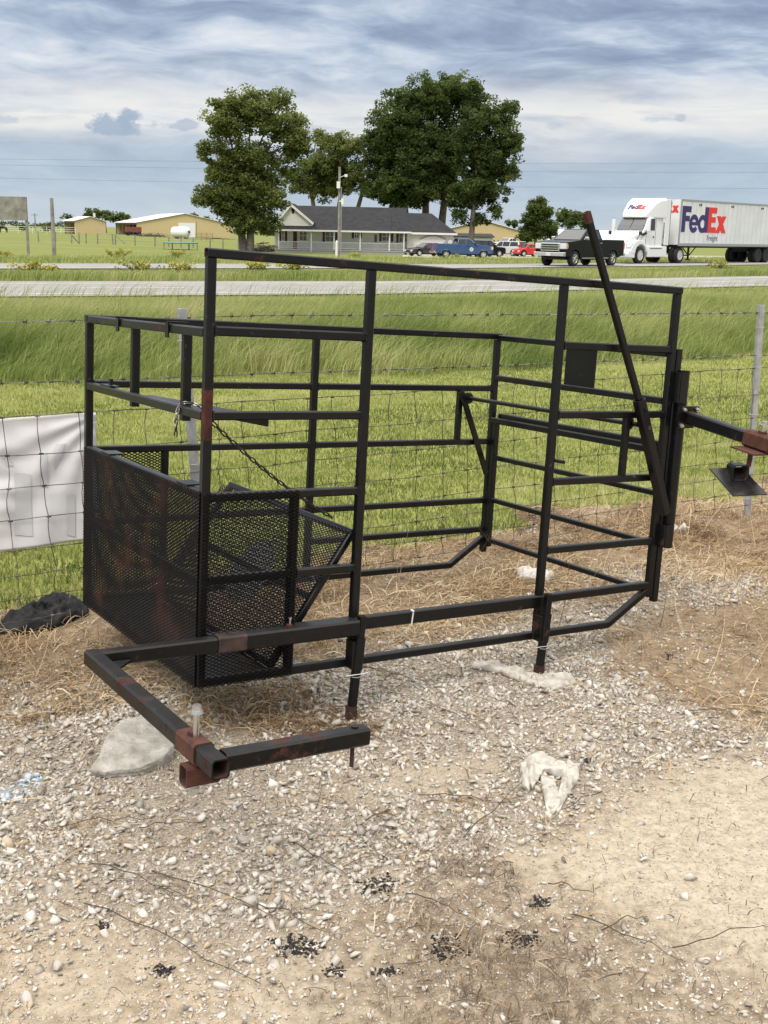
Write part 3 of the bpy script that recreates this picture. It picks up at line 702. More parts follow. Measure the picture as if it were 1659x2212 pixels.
for s in np.arange(SA+.1, SB-.05, .158):
    s += rr.uniform(-.012, .012); pts = []
    for i, (ss, zz_) in enumerate(rows):
        so = s+rr.uniform(-.012, .012)+(.006*i); z = float(np.interp(so, ss, zz_)); pts.append(FP(so, z, .004))
        if i: pass
        knots.append(FP(so, z))
    fine = []
    for a, b in zip(pts[:-1], pts[1:]):
        o = Vector((fd[0], fd[1], 0))*rr.uniform(-.012, .012)
        for t in (0, .33, .66): fine.append(a.lerp(b, t)+o*math.sin(math.pi*t))
    fine.append(pts[-1]); m.path(fine, .0018, 5)
for k in knots: m.cyl(k-Vector((fd[0],fd[1],0))*.009, k+Vector((fd[0],fd[1],0))*.010, .0046, n=5)
m.build('woven_wire', DARKWIRE, fence)
def fpost(p0, p1, name='post'):
    p0, p1 = Vector(p0)-Vector((*FENCE_A, 0)), Vector(p1)-Vector((*FENCE_A, 0)); m = MB()
    d = (p1-p0).normalized(); f = Vector((fd[0], fd[1], 0)); nn = Vector((fn[0], fn[1], 0))
    m.tube(p0, p1, .046, .005, up=nn, c=.1); m.tube(p0+nn*.018, p1+nn*.018, .006, .034, up=nn, c=.1)
    for t in (.1, .3, .5, .72, .9):
        c = p0.lerp(p1, t); ring = [c+f*.027*math.cos(a)+nn*(.010+.03*math.sin(a)) for a in np.linspace(0, 2*math.pi, 9)[:-1]]; m.path(ring, .0018, 5, closed=True)
    m.build(name, GALV, fence)
fpost((-.838, 5.088, 0), (-.912, 5.043, 1.405)); fpost((2.352, 7.075, 0), (2.300, 7.043, 1.362))
p = FENCE_A+fd*(-2.9); fpost((*p, 0), (*p, 1.38)); p = FENCE_A+fd*8.3; fpost((*p, 0), (*p, 1.36))

# banner tied to the far side of the fence
BAN = mat('white_vinyl_banner', (.72, .71, .70), .65, build=noisy((.74, .74, .74), (.83, .82, .81), 3))
s0, s1 = -1.6, .268
nu_, nv_ = 90, 50; V = []; F = []
for j in range(nv_+1):
    for i in range(nu_+1):
        s = s0+(s1-s0)*i/nu_; t = j/nv_; z = .388+t*(.955-.388)+.012*(i/nu_)
        dcorner = math.hypot((s1-s)*1.0, (1-t)*.55); dfold = math.sin((math.atan2((1-t)*.57, (s1-s)+.03))*16)*.008*math.exp(-dcorner*1.2)
        fold = dfold+.006*math.sin(s*9+t*2.2)+.008*(fnoise(np.array([s*3.+5]), np.array([t*2.]), 3)[0]-.5)*2+.004*math.sin(t*40+s*12)*max(0, 1-abs(t-.5)*2)*(1 if s < -.05 else .2)
        V.append(FP(s, z, .022+fold)+Vector((*FENCE_A, 0)))
F = [(j*(nu_+1)+i, j*(nu_+1)+i+1, (j+1)*(nu_+1)+i+1, (j+1)*(nu_+1)+i) for j in range(nv_) for i in range(nu_)]
ban = npmesh('banner', V, F, BAN, smooth=True)
so = ban.modifiers.new('thick', 'SOLIDIFY'); so.thickness = .0012
tag(ban, 'white vinyl banner with faint letters showing through, tied to the fence', 'banner')
# faint lettering showing through from the other side
PRT = mat('show_through_print', (.66, .665, .675), .65)
def onban(x, y):    # (x,y) in the zoomed picture -> fence s,t
    u, v = (x/1.8433)*.5486, (1600+y/1.8433)*.5486
    d = ray(u, v); a = Vector((*FENCE_A, 0))-Vector((0, 0, HC)); nn = Vector((fn[0], fn[1], 0)); s = (a.dot(nn)+.0)/d.dot(nn); p = Vector((0,0,HC))+d*s
    return (Vector((p.x, p.y))-Vector(FENCE_A)).dot(Vector(fd)), p.z
def banz(s, z):
    i = (s-s0)/(s1-s0)*nu_; t = (z-.388-.012*i/nu_)/(.955-.388); j = t*nv_
    i = min(max(i, 0), nu_-.001); j = min(max(j, 0), nv_-.001); a = int(i); b = int(j); fi = i-a; fj = j-b
    q = lambda aa, bb: V[bb*(nu_+1)+aa]
    return (q(a,b)*(1-fi)+q(a+1,b)*fi)*(1-fj)+(q(a,b+1)*(1-fi)+q(a+1,b+1)*fi)*fj
Vp, Fp = [], []
def stroke(quad, k=10):
    o = len(Vp)
    for j in range(k+1):
        for i in range(4):
            a = [quad[0][c]+(quad[3][c]-quad[0][c])*j/k for c in (0,1)]; b = [quad[1][c]+(quad[2][c]-quad[1][c])*j/k for c in (0,1)]
            x, y = a[0]+(b[0]-a[0])*i/3, a[1]+(b[1]-a[1])*i/3
            s, z = onban(x, y); Vp.append(banz(s, z)-Vector((fn[0], fn[1], 0))*.003)
    for j in range(k):
        for i in range(3): Fp.append((o+j*4+i, o+j*4+i+1, o+(j+1)*4+i+1, o+(j+1)*4+i))
stroke([(115,490),(235,500),(245,950),(115,940)]); stroke([(300,380),(355,340),(365,600),(305,590)])
stroke([(395,330),(425,280),(490,275),(415,480)]); stroke([(495,650),(560,650),(560,960),(495,940)]); stroke([(60,440),(112,440),(40,300),(0,330)])
pr = npmesh('faded_lettering', Vp, Fp, PRT, smooth=True, parent=ban)

# ------------------------------------------------------------------ loose things on the lot
def blob_sheet(name, pts, h, m, label, cat, seed, thick=.004, sub=5, rough=.03, group=None, lift=.004, smooth=True):
    """a crumpled sheet lying on the ground: outline polygon (world xy), crumpled height"""
    P = np.array(pts); c = P.mean(0); rr = np.random.default_rng(seed)
    n = len(P); R = sub*2; V = []; F = []
    K = 56; t = np.linspace(0, n, K, endpoint=False); ring = np.stack([np.interp(t, np.arange(n+1), np.r_[P[:,k], P[0,k]]) for k in (0,1)], -1)
    for r in range(R+1):
        f = r/R
        for q in ring:
            p = c+(q-c)*f
            e = 1-f**4
            rg = 1-abs(2*fnoise(np.array([p[0]*11+seed*3]), np.array([p[1]*11+seed]), 3)[0]-1); rg2 = 1-abs(2*fnoise(np.array([p[0]*34+seed*5]), np.array([p[1]*34+seed]), 2)[0]-1)
            hh = lift+h*e*(fnoise(np.array([p[0]*14+seed]), np.array([p[1]*14]), 4)[0])*1.2+rough*(rg**4*.75+rg2**3*.25)*(.4+.6*e)
            V.append((p[0], p[1], float(gz(p[0], p[1]))+hh*(.25 if r == R else 1)))
    for r in range(R):
        for i in range(K): F.append((r*K+i, r*K+(i+1)%K, (r+1)*K+(i+1)%K, (r+1)*K+i))
    o = npmesh(name, V, F, m, smooth=smooth)
    s = o.modifiers.new('thick', 'SOLIDIFY'); s.thickness = thick; s.offset = 1
    return tag(o, label, cat, group)
BAG = mat('black_plastic_sheet', (.006, .006, .007), .5, spec=.25)
SCRAP = mat('weathered_white_sack', (.56, .52, .47), .9, build=noisy((.30, .275, .24), (.54, .51, .46), 26, .3, .65, .5, .006))
WHITE_SCRAP = mat('white_plastic_scrap', (.55, .53, .50), .7)
ROCKM = mat('pale_limestone', (.5, .47, .43), .9, build=noisy((.22, .20, .175), (.48, .455, .41), 16, .3, .68, 1., .03))
TAR = mat('black_tar', (.012, .011, .010), .7, build=noisy((.006, .006, .006), (.035, .03, .027), 60, .4, .7, .8, .006))
bag = blob_sheet('plastic_sheet', wpoly([(-20,1375),(10,1345),(60,1325),(130,1300),(190,1312),(192,1332),(150,1348),(110,1365),(40,1378)]), .075, BAG, 'crumpled black plastic sheeting lying against the foot of the fence', 'plastic sheet', 3, .003, 14, .035, smooth=True)
sack = [blob_sheet('sack', wpoly(q), hh_, SCRAP, 'crumpled weathered sack lying at the edge of the bare sand', 'sack', sd, .0015, 12, rg_, smooth=True) for q, hh_, sd, rg_ in (
 ([(1132,1648),(1165,1640),(1205,1652),(1230,1668),(1222,1690),(1196,1686),(1178,1675),(1160,1690),(1150,1712),(1138,1690)], .012, 21, .04),
 ([(1226,1654),(1252,1664),(1250,1690),(1222,1730),(1206,1760),(1198,1752),(1208,1712)], .008, 25, .03),
 ([(1122,1660),(1136,1655),(1146,1690),(1142,1716),(1128,1706)], .008, 28, .03),
 ([(1166,1686),(1196,1686),(1212,1745),(1198,1758),(1180,1752)], .008, 31, .025))]
bm = bmesh.new()
for o in sack:
    bm.from_mesh(o.data)
bm.to_mesh(sack[0].data); bm.free()
for o in sack[1:]: bpy.data.objects.remove(o)
blob_sheet('cardboard_strip', wpoly([(1015,1438),(1050,1434),(1100,1448),(1130,1462),(1185,1472),(1240,1462),(1246,1476),(1200,1494),(1170,1488),(1120,1474),(1085,1462),(1020,1448)]), .008, SCRAP, 'long curled grey strip of cardboard beside the right cage leg', 'cardboard', 5, .002, 8, .03)
blob_sheet('paper_scrap', wpoly([(1112,1236),(1150,1232),(1200,1245),(1185,1255),(1120,1250)]), .02, WHITE_SCRAP, 'white paper scrap on the straw inside the cage', 'paper', 8, .001, 4, .03)
blob_sheet('paper_scrap', wpoly([(1445,1142),(1475,1146),(1495,1143),(1480,1151),(1455,1151)]), .02, WHITE_SCRAP, 'small white paper scrap on straw below the right arm plate', 'paper', 9, .001, 4, .03)
TARS = []
for i, (u, v, su, sv, lb) in enumerate(((822,1905,50,24,'black tar lump beside the small pale stone, centre of the lot'), (640,2040,60,26,'largest flat black tar patch in the gravel'), (965,2040,46,30,'ragged black tar lump nearest the brown litter'), (1125,2025,48,20,'long black tar smear on the brown litter'), (837,2093,34,9,'thin flat black tar flake with a straight edge'), (722,2092,24,12,'small tar crumb beside the thin black flake'), (345,2095,30,14,'black tar crumbs among grey stones at lower left'), (225,2002,16,9,'small black tar chip in the dense left gravel'), (1165,1947,26,14,'black tar lump half under brown weeds'), (1445,1418,13,8,'tiny tar chip on the straw right of the cage'), (1262,1650,14,9,'dark tar chip beside the weathered sack'))):
    TARS.append((u, v, su, sv, lb))
# the flat pale rock
def rock(name, pts, h, label, seed):
    P = np.array(wpoly(pts)); c = P.mean(0); V = []; F = []; K = 60; n = len(P); P = P+np.random.default_rng(seed).normal(0, .004, P.shape)
    t = np.linspace(0, n, K, endpoint=False); ring = np.stack([np.interp(t, np.arange(n+1), np.r_[P[:,k], P[0,k]]) for k in (0,1)], -1)
    prof = [(.97, -.05), (.985, .45), (1.0, .5), (1.0, .9), (.985, 1.0), (.8, 1.03), (.6, 1.06), (.4, 1.05), (.2, 1.07), (0.02, 1.06)]
    for f, hz in prof:
        for q in ring:
            p = c+(q-c)*f; k = (fnoise(np.array([p[0]*16+seed]), np.array([p[1]*16]), 4)[0]-.5)
            V.append((p[0]+k*.02, p[1]+k*.02, .005+hz*h*(1+k*.25)+max(0, hz)*(p[1]-c[1])*.18))
    for r in range(len(prof)-1):
        for i in range(K): F.append((r*K+i, r*K+(i+1)%K, (r+1)*K+(i+1)%K, (r+1)*K+i))
    F2 = [tuple(range((len(prof)-1)*K, len(prof)*K))]
    m = MB(); m.v = V; m.f = F+F2; m.m = [0]*len(m.f); o = m.build(name, ROCKM); return tag(o, label, 'rock')
rock('flat_rock', [(198,1676),(214,1655),(232,1630),(252,1608),(280,1598),(312,1594),(345,1594),(368,1604),(380,1622),(378,1640),(360,1656),(330,1668),(300,1674),(262,1679),(225,1682)], .05, 'large flat pale limestone slab beside the left arm', 4)

# ------------------------------------------------------------------ gravel, straw and grass (stuff)
def rand_rot(n):
    q = RNG.normal(size=(n, 4)); q /= np.linalg.norm(q, axis=1)[:,None]; w_, x, y, z = q.T
    return np.stack([np.stack([1-2*(y*y+z*z), 2*(x*y-z*w_), 2*(x*z+y*w_)], -1), np.stack([2*(x*y+z*w_), 1-2*(x*x+z*z), 2*(y*z-x*w_)], -1), np.stack([2*(x*z-y*w_), 2*(y*z+x*w_), 1-2*(x*x+y*y)], -1)], 1)
bm = bmesh.new(); bmesh.ops.create_icosphere(bm, subdivisions=1, radius=1); IV = np.array([v.co[:] for v in bm.verts]); IF = np.array([[v.index for v in f.verts] for f in bm.faces]); bm.free()
SH = []
for k in range(18):
    bm = bmesh.new(); sc_ = np.array([1.25, RNG.uniform(.65, 1.0), RNG.uniform(.38, .68)])
    for q in range(9):
        d = RNG.normal(size=3); d = d/np.linalg.norm(d)*RNG.uniform(.8, 1.15)*sc_; d = np.sign(d)*np.abs(d)**.85; bm.verts.new(d)
    bmesh.ops.convex_hull(bm, input=bm.verts); bmesh.ops.triangulate(bm, faces=bm.faces); bm.verts.ensure_lookup_table()
    keep = [v for v in bm.verts if v.link_faces]; ix = {v: i for i, v in enumerate(keep)}
    SH.append((np.array([v.co[:] for v in keep]), np.array([[ix[v] for v in f.verts] for f in bm.faces]))); bm.free()

def frustum_ok(x, y, mg=1.5):
    return (np.abs(x) < (y+.25)*.36+mg) & (y > 1.75)
def stones(P, size, tint, name, m):
    n = len(P); R = rand_rot(n); tilt = RNG.random(n) < .75
    # most stones lie on their flat side: rotate about z, small tilt
    a = RNG.uniform(0, 2*math.pi, n); tx = RNG.normal(0, .28, n); ty = RNG.normal(0, .28, n)
    ca, sa = np.cos(a), np.sin(a); Rz = np.zeros((n,3,3)); Rz[:,0,0]=ca; Rz[:,0,1]=-sa; Rz[:,1,0]=sa; Rz[:,1,1]=ca; Rz[:,2,2]=1; Rz[:,2,0]=tx; Rz[:,2,1]=ty
    R[tilt] = Rz[tilt]
    which = RNG.integers(0, len(SH), n); Vs, Fs, Ts = [], [], []; off = 0
    for k, (sv, sf) in enumerate(SH):
        i = np.nonzero(which == k)[0]
        if not len(i): continue
        v = np.einsum('nij,kj->nki', R[i], sv)*size[i,None,None]+P[i][:,None,:]; nv = len(sv)
        Vs.append(v.reshape(-1,3)); Fs.append((sf[None]+(np.arange(len(i))*nv)[:,None,None]+off).reshape(-1,3)); Ts.append(np.repeat(tint[i], nv)); off += len(i)*nv
    return npmesh(name, np.concatenate(Vs), np.concatenate(Fs), m, tint=np.concatenate(Ts))
def scatter(n, x0, x1, y0, y1):
    x = RNG.uniform(x0, x1, n); y = RNG.uniform(y0, y1, n); k = frustum_ok(x, y); return x[k], y[k]
STONE = mat('crushed_limestone', (.5, .47, .43), .9, spec=.25, build=tinted([(0, (.17, .15, .13)), (.15, (.285, .257, .222)), (.35, (.40, .365, .318)), (.6, (.485, .448, .395)), (.82, (.555, .522, .47)), (.93, (.65, .62, .565)), (1, (.45, .365, .255))]))
BLUES = mat('blue_marked_stone', (.42, .50, .56), .9, build=noisy((.36, .46, .55), (.56, .56, .53), 30))
x, y = scatter(300000, -4.2, 5.4, 1.8, 7.2)
jx_, jy_ = x+RNG.normal(0, .07, len(x)), y+RNG.normal(0, .07, len(x))
pg = anyin(jx_, jy_, GRAV); ps = anyin(jx_, jy_, SAND); pst = anyin(jx_, jy_, STRAW); pl = anyin(jx_, jy_, LITTER)
cl_ = fnoise(x*1.7+30, y*1.7, 4)
cl2_ = fnoise(x*2.9+3, y*2.9+61, 4)
prob = np.where(pg & ~ps, np.clip(.52+1.7*(cl_-.38), .12, 1.), np.where(ps, .008+.30*(cl2_ > .60), np.where(pl, .08+.35*(cl2_ > .52), np.where(pst, .03+.35*np.clip((cl2_-.42)*5, 0, 1)*(1-.7*(y > 5.2)), .10+.55*np.clip((cl2_-.36)*4, 0, 1)))))
k = (RNG.random(len(x)) < prob) & ~lawn_mask(x, y); x, y, pg = x[k], y[k], pg[k]
sz = np.exp(RNG.normal(math.log(.0080), .40, len(x))); sz = np.clip(sz, .0032, .026); sz = np.where(pg, sz, sz*.72)
P = np.stack([x, y, gz(x, y)+sz*RNG.uniform(-.1, .5, len(x))], -1)
bl = anyin(x, y, [wpoly([(8,1735),(20,1700),(48,1690),(72,1672),(96,1684),(92,1712),(60,1724),(40,1738)])], .04)
tint = np.clip(RNG.normal(.56, .22, len(x)), 0, .95); tint[RNG.random(len(x)) < .06] = 1.
tag(stones(P[~bl], sz[~bl], tint[~bl], 'gravel', STONE), 'loose pale crushed limestone gravel on the lot', 'gravel', kind='stuff')
if bl.sum(): tag(stones(P[bl], sz[bl], tint[bl], 'blue_marked_gravel', BLUES), 'patch of gravel sprayed pale blue at the left edge', 'gravel', kind='stuff')
for u, v, su, sv, lb in TARS:
    n = int(26+su*sv*.13); c = np.array(gp(u, v)[:2]); e1_ = np.array(gp(u+su, v)[:2])-c; e2_ = np.array(gp(u, v+sv)[:2])-c
    ang = RNG.uniform(0, 6.28, n); rad_ = RNG.random(n)**.75*(.6+.6*np.abs(np.sin(ang*2.5+u))); P = c+np.outer(np.cos(ang)*rad_, e1_)+np.outer(np.sin(ang)*rad_, e2_)
    sz = RNG.uniform(.002, .008, n)*RNG.uniform(.6, 1.1, n); o = stones(np.stack([P[:,0], P[:,1], gz(P[:,0], P[:,1])+sz*.25], -1), sz, RNG.random(n), 'tar_lump', TAR); tag(o, lb, 'tar lump', 'tar lumps scattered on the lot')
# grit
x, y = scatter(235000, -3.4, 4.0, 1.8, 5.2); pst = anyin(x, y, STRAW); ps = anyin(x, y, SAND)
k = RNG.random(len(x)) < np.where(ps, .30, np.where(pst, .15, .9)); x, y = x[k], y[k]
sz = RNG.uniform(.0012, .0042, len(x)); P = np.stack([x, y, gz(x, y)+sz*.3], -1)
tag(stones(P, sz, np.clip(RNG.normal(.5, .25, len(x)), 0, 1), 'grit', STONE), 'fine stone grit between the gravel', 'grit', kind='stuff')
# a few bigger stones
BIG = [(853,1982,.024),(840,1952,.02),(955,1500,.02),(470,1953,.02),(930,1880,.014),(1198,2008,.016),(1195,2212,.018),(705,1980,.02),(560,1955,.022),(60,1985,.024),(120,1990,.02),(1040,1910,.018),(690,1845,.02),(600,1900,.018),(1520,1640,.02),(1390,1860,.015),(1490,1905,.018),(1475,1940,.016),(480,2130,.022),(55,2160,.024),(585,1960,.022),(1045,1995,.02)]
P = np.array([(*gp(u, v)[:2], 0) for u, v, s in BIG]); P[:,2] = gz(P[:,0], P[:,1])+.006
tag(stones(P, np.array([b[2] for b in BIG]), RNG.uniform(.6, .9, len(BIG)), 'larger_stones', STONE), 'larger loose stones among the gravel', 'stones', kind='stuff')

# straw: long thin curved strands lying about
def strands(x, y, z, ln, wd, ang, lift, tint, name, m, up=None, segs=4):
    n = len(x); t = np.linspace(0, 1, segs+1)
    bend = RNG.normal(0, .5, n)
    a = ang[:,None]+bend[:,None]*(t-.5)[None]
    dx = np.cumsum(np.cos(a), 1)/(segs+1)*ln[:,None]; dy = np.cumsum(np.sin(a), 1)/(segs+1)*ln[:,None]
    X = x[:,None]+dx-dx.mean(1, keepdims=True); Y = y[:,None]+dy-dy.mean(1, keepdims=True)
    if up is None: Zr = z[:,None]+lift[:,None]*np.sin(math.pi*t)[None]*RNG.uniform(.2, 1, (n,1))+.002
    else: Zr = z[:,None]+(up[:,None]*t[None])*ln[:,None]
    nx_, ny_ = -np.sin(a), np.cos(a); w2 = (wd[:,None]/2)*(1-.75*t[None]**2)
    tw = RNG.uniform(-1, 1, (n,1))
    A = np.stack([X+nx_*w2, Y+ny_*w2, Zr+tw*w2], -1); B = np.stack([X-nx_*w2, Y-ny_*w2, Zr-tw*w2], -1)
    V = np.stack([A, B], 2).reshape(n, -1, 3); k = 2*(segs+1)
    f = np.array([[2*i, 2*i+1, 2*i+3, 2*i+2] for i in range(segs)])
    F = f[None]+(np.arange(n)*k)[:,None,None]
    return npmesh(name, V.reshape(-1,3), F.reshape(-1,4), m, tint=np.repeat(tint, k))
STRAWM = mat('dry_straw', (.4, .3, .17), .85, spec=.2, build=tinted([(0, (.10, .06, .035)), (.25, (.23, .15, .085)), (.55, (.40, .29, .165)), (.8, (.56, .44, .28)), (1, (.68, .58, .42))], .15))
TWIGM = mat('grey_brown_stalks', (.2, .15, .11), .9, build=tinted([(0, (.07, .048, .032)), (.45, (.17, .12, .08)), (.75, (.30, .225, .15)), (1, (.44, .36, .26))]))
x, y = scatter(260000, -4, 6.5, 2.6, 9.5); pst = anyin(x, y, STRAW, .35)
bd = fdist(x, y); edge = (bd > -.9) & ~lawn_mask(x, y)
k = (pst | edge | (~lawn_mask(x, y) & (RNG.random(len(x)) < .06))) & ~anyin(x, y, SAND) & (~lawn_mask(x, y) | (RNG.random(len(x)) < .02))
st2 = anyin(x, y, [STRAW[1]], .35); dens = fnoise(x*2.3+70, y*2.3, 4); k &= RNG.random(len(x)) < np.clip((dens-.28)*3.2, .12, 1)*np.where(st2, .28, 1)
x, y = x[k], y[k]; n = len(x)
ag = RNG.normal(.25, .9, n)+(fnoise(x*1.1, y*1.1+9, 2)-.5)*4
tone = np.clip(.42+(fnoise(x*1.2+20, y*1.2+4, 3)-.5)*1.0+RNG.normal(0, .2, n), 0, 1)
tag(strands(x, y, gz(x, y), RNG.uniform(.05, .22, n), RNG.uniform(.0016, .0044, n), ag, RNG.uniform(.004, .06, n), tone, 'dry_straw', STRAWM), 'matted dry straw along the fence and under the cage', 'straw', kind='stuff')
# sparse litter of stems over the gravel and in the brown strip
x, y = scatter(225000, -3.4, 5.0, 1.8, 6); pl = anyin(x, y, LITTER, .3); ps = anyin(x, y, SAND)
k = RNG.random(len(x)) < np.where(pl & ~ps, .85*np.clip((fnoise(x*2.6, y*2.6+33, 4)-.32)*4, 0.08, 1), np.where(ps, .035+.2*(fnoise(x*2.2+51, y*2.2, 4) > .6), .12*np.clip((fnoise(x*1.9+9, y*1.9+3, 3)-.38)*6, .1, 1)))
x, y = x[k], y[k]; n = len(x)
tag(strands(x, y, gz(x, y)+.006, RNG.uniform(.012, .12, n)*RNG.uniform(.4, 1, n), RNG.uniform(.0013, .0032, n), RNG.uniform(0, 6.3, n), RNG.uniform(.002, .03, n), np.clip(RNG.normal(.40, .26, n), 0, 1), 'dead_weed_litter', TWIGM), 'dead weed stems and litter strewn over gravel and sand', 'litter', kind='stuff')
# long fallen stalks
LS = [(330,1888,620,2000),(200,1870,430,1960),(180,1960,560,2130),(560,1960,700,2010),(900,1720,1110,1740),(1000,1810,1130,1700),(950,1535,1030,1580),(1480,1540,1659,1545),(1450,2060,1659,2010),(1300,2020,1400,1990),(300,1790,440,1782),(880,1930,1010,1985),(1180,1915,1290,1940),(1240,1985,1480,2090),(1300,1720,1200,1770),(420,1480,560,1500),(130,1790,330,1770),(640,1830,760,1900)]
m = MB(); rr = random.Random(3)
for u0, v0, u1, v1 in LS:
    a, b = gp(u0, v0), gp(u1, v1); pts = []
    for k in range(8):
        t = k/7; q = a.lerp(b, t); q += Vector((rr.uniform(-.006,.006), rr.uniform(-.006,.006), 0)); q.z = float(gz(q.x, q.y))+.012+.02*math.sin(math.pi*t)*rr.random(); pts.append(q)
    m.path(pts, [.0019-.001*k/7 for k in range(8)], 5)
tag(m.build('fallen_stalks', TWIGM), 'long grey dead stalks lying across the gravel', 'stalks', kind='stuff')
# upright dead stems by the right fence post
x, y = scatter(9000, -2.2, 4.8, 3.6, 9); k = ((np.abs(fdist(x, y)) < .55) & (RNG.random(len(x)) < .18*(1+2*(x > 1.1)))) | ((np.hypot(x-1.45, y-4.75) < .75) & (RNG.random(len(x)) < .5*fnoise(x*3, y*3, 3))) | ((np.hypot(x-1.75, y-5.4) < .7) & (RNG.random(len(x)) < .3))
x, y = x[k], y[k]; n = len(x)
tag(strands(x, y, gz(x, y), RNG.uniform(.06, .38, n), RNG.uniform(.0015, .003, n), RNG.normal(.3, 1.6, n), None, np.clip(RNG.normal(.6, .2, n), 0, 1), 'standing_dead_stems', STRAWM, up=RNG.uniform(.4, 1.1, n)), 'upright dead weed stems at the foot of the fence', 'weeds', kind='stuff')

# grass blades
def blades(x, y, h, wd, lean, leandir, tint, name, m, z=None, tipbend=.5):
    n = len(x); z = gz(x, y) if z is None else z
    fa = RNG.uniform(0, math.pi, n); fx_, fy_ = np.cos(fa)*wd/2, np.sin(fa)*wd/2
    lx, ly = np.cos(leandir)*lean*h, np.sin(leandir)*lean*h
    p0 = np.stack([x, y, z-.01], -1); p1 = np.stack([x+lx*.28, y+ly*.28, z+h*.55], -1); p2 = np.stack([x+lx, y+ly, z+h*np.sqrt(np.clip(1-(lean*.6)**2, .15, 1))], -1)
    s = np.stack([fx_, fy_, 0*fx_], -1)
    V = np.stack([p0-s, p0+s, p1+s*.8, p1-s*.8, p2], 1)
    F = np.array([[0,1,2],[0,2,3],[3,2,4]])[None]+(np.arange(n)*5)[:,None,None]
    return npmesh(name, V.reshape(-1,3), F.reshape(-1,3), m, tint=np.repeat(tint, 5))
LAWNM = mat('mown_grass_blades', (.12, .14, .04), .7, spec=.2, build=tinted([(0, (.10, .135, .028)), (.35, (.21, .25, .065)), (.65, (.325, .355, .115)), (.85, (.43, .43, .18)), (1, (.55, .50, .28))], .35))
TALLM = mat('tall_grass_blades', (.12, .14, .04), .7, spec=.2, build=tinted([(0, (.08, .12, .026)), (.3, (.19, .245, .065)), (.6, (.32, .365, .12)), (.85, (.45, .445, .20)), (1, (.54, .48, .29))], .35))
def fan(n, y0, y1, mg, ex=1.):
    y = y0+(y1-y0)*RNG.random(n)**ex; x = RNG.uniform(-1, 1, n)*(y*.36+mg); return x, y
x, y = fan(380000, 4.2, 19.5, 1.7); k = lawn_mask(x, y) & (y < line_y(LAWNEND, x)+.6) & (RNG.random(len(x)) < np.clip(1.5-(y/16), .45, 1)); x, y = x[k], y[k]; n = len(x)
patch = fnoise(x*.55, y*.9+50, 4); patch2 = fnoise(x*3.2+8, y*3.2, 3)
tint = np.clip(.50+(patch-.5)*1.1+(patch2-.5)*.9+RNG.normal(0, .13, n), 0, 1)
tag(blades(x, y, RNG.uniform(.018, .052, n)*(1+.5*(patch2-.5)), RNG.uniform(.004, .009, n), RNG.uniform(.2, 1.2, n), RNG.uniform(0, 6.3, n), tint, 'mown_grass', LAWNM), 'short mown yellow green grass behind the fence', 'grass', kind='stuff')
def nearroad_y(x): return np.interp(x, [p[0] for p in n_near], [p[1] for p in n_near])
def farroad(x, arr): return np.interp(x, [p[0] for p in arr], [p[1] for p in arr])
x, y = fan(370000, 9, 46, 3.0, 1.0); e = line_y(LAWNEND, x); wob = (fnoise(x*.7, y*.7+6, 4)-.5)*2.2+RNG.normal(0, .18, len(x))
k = (y > e+wob) & (y < nearroad_y(x)-.15) & (RNG.random(len(x)) < np.clip(22/y*.9, .3, 1)); x, y, e = x[k], y[k], e[k]; n = len(x)
pt = fnoise(x*.35+4, y*.35, 4); p2 = fnoise(x*1.6, y*1.6+21, 3); up_ = smooth(0, 1, (y-e)/np.maximum(nearroad_y(x)-e, 1))
tint = np.clip(.44+.16*up_+(pt-.5)*.9+(p2-.5)*.8+RNG.normal(0, .13, n), 0, 1)
h = RNG.uniform(.32, .62, n)*(.8+.5*p2)*(.40+.70*smooth(-.4, 2.6, y-e))
h = np.clip(np.minimum(h, .97*(1.75-1.65*np.hypot(x, y)/np.hypot(x*nearroad_y(x)/y, nearroad_y(x)))-terrain(x, y)), .06, 1)
tag(blades(x, y, h, RNG.uniform(.006, .014, n), RNG.uniform(.25, 1.15, n), RNG.normal(.15, .8, n), tint, 'tall_grass', TALLM), 'tall wind-blown grass between the mown strip and the highway', 'grass', kind='stuff')
# seed heads at the road edge
x, y = fan(60000, 18, 46, 2.0); ny_ = nearroad_y(x); k = (y > ny_-9) & (y < ny_-.4) & (RNG.random(len(x)) < .20*np.clip((fnoise(x*.6, y*.6+77, 3)-.3)*3, .1, 1)); x, y = x[k], y[k]; n = len(x)
tag(blades(x, y, np.minimum(RNG.uniform(.6, 1.05, n), RNG.uniform(.15, .5, n)+np.clip(1.75-1.65*y/nearroad_y(x), 0, 1)), RNG.uniform(.006, .013, n), RNG.uniform(.5, 1.25, n), RNG.normal(.1, .4, n), np.clip(RNG.normal(.58, .16, n), 0, 1), 'grass_seed_heads', TALLM), 'tall brown seed heads leaning at the road edge', 'grass', kind='stuff')
# median and far verge
x, y = fan(150000, 30, 92, 4.0); k = (y > farroad(x, n_far)+.2) & (y < farroad(x, f_near)-.3); x, y = x[k], y[k]; n = len(x); pt = fnoise(x*.3, y*.3, 4)
h = np.clip(np.minimum(RNG.uniform(.25, .55, n), .95*(1.75-1.65*y/farroad(x, f_near))-.1), .05, 1)
tag(blades(x, y, h, RNG.uniform(.012, .026, n), RNG.uniform(.2, 1.1, n), RNG.normal(.2, .9, n), np.clip(.52+(pt-.5)*1.1+RNG.normal(0, .15, n), 0, 1), 'median_grass', TALLM), 'rough grass in the strip between the two carriageways', 'grass', kind='stuff')
x, y = fan(90000, 46, 120, 5.0); fy2 = farroad(x, f_far); k = (y > fy2+.2) & (y < fy2+16) & (RNG.random(len(x)) < .9); x, y = x[k], y[k]; n = len(x); pt = fnoise(x*.3, y*.3, 4)
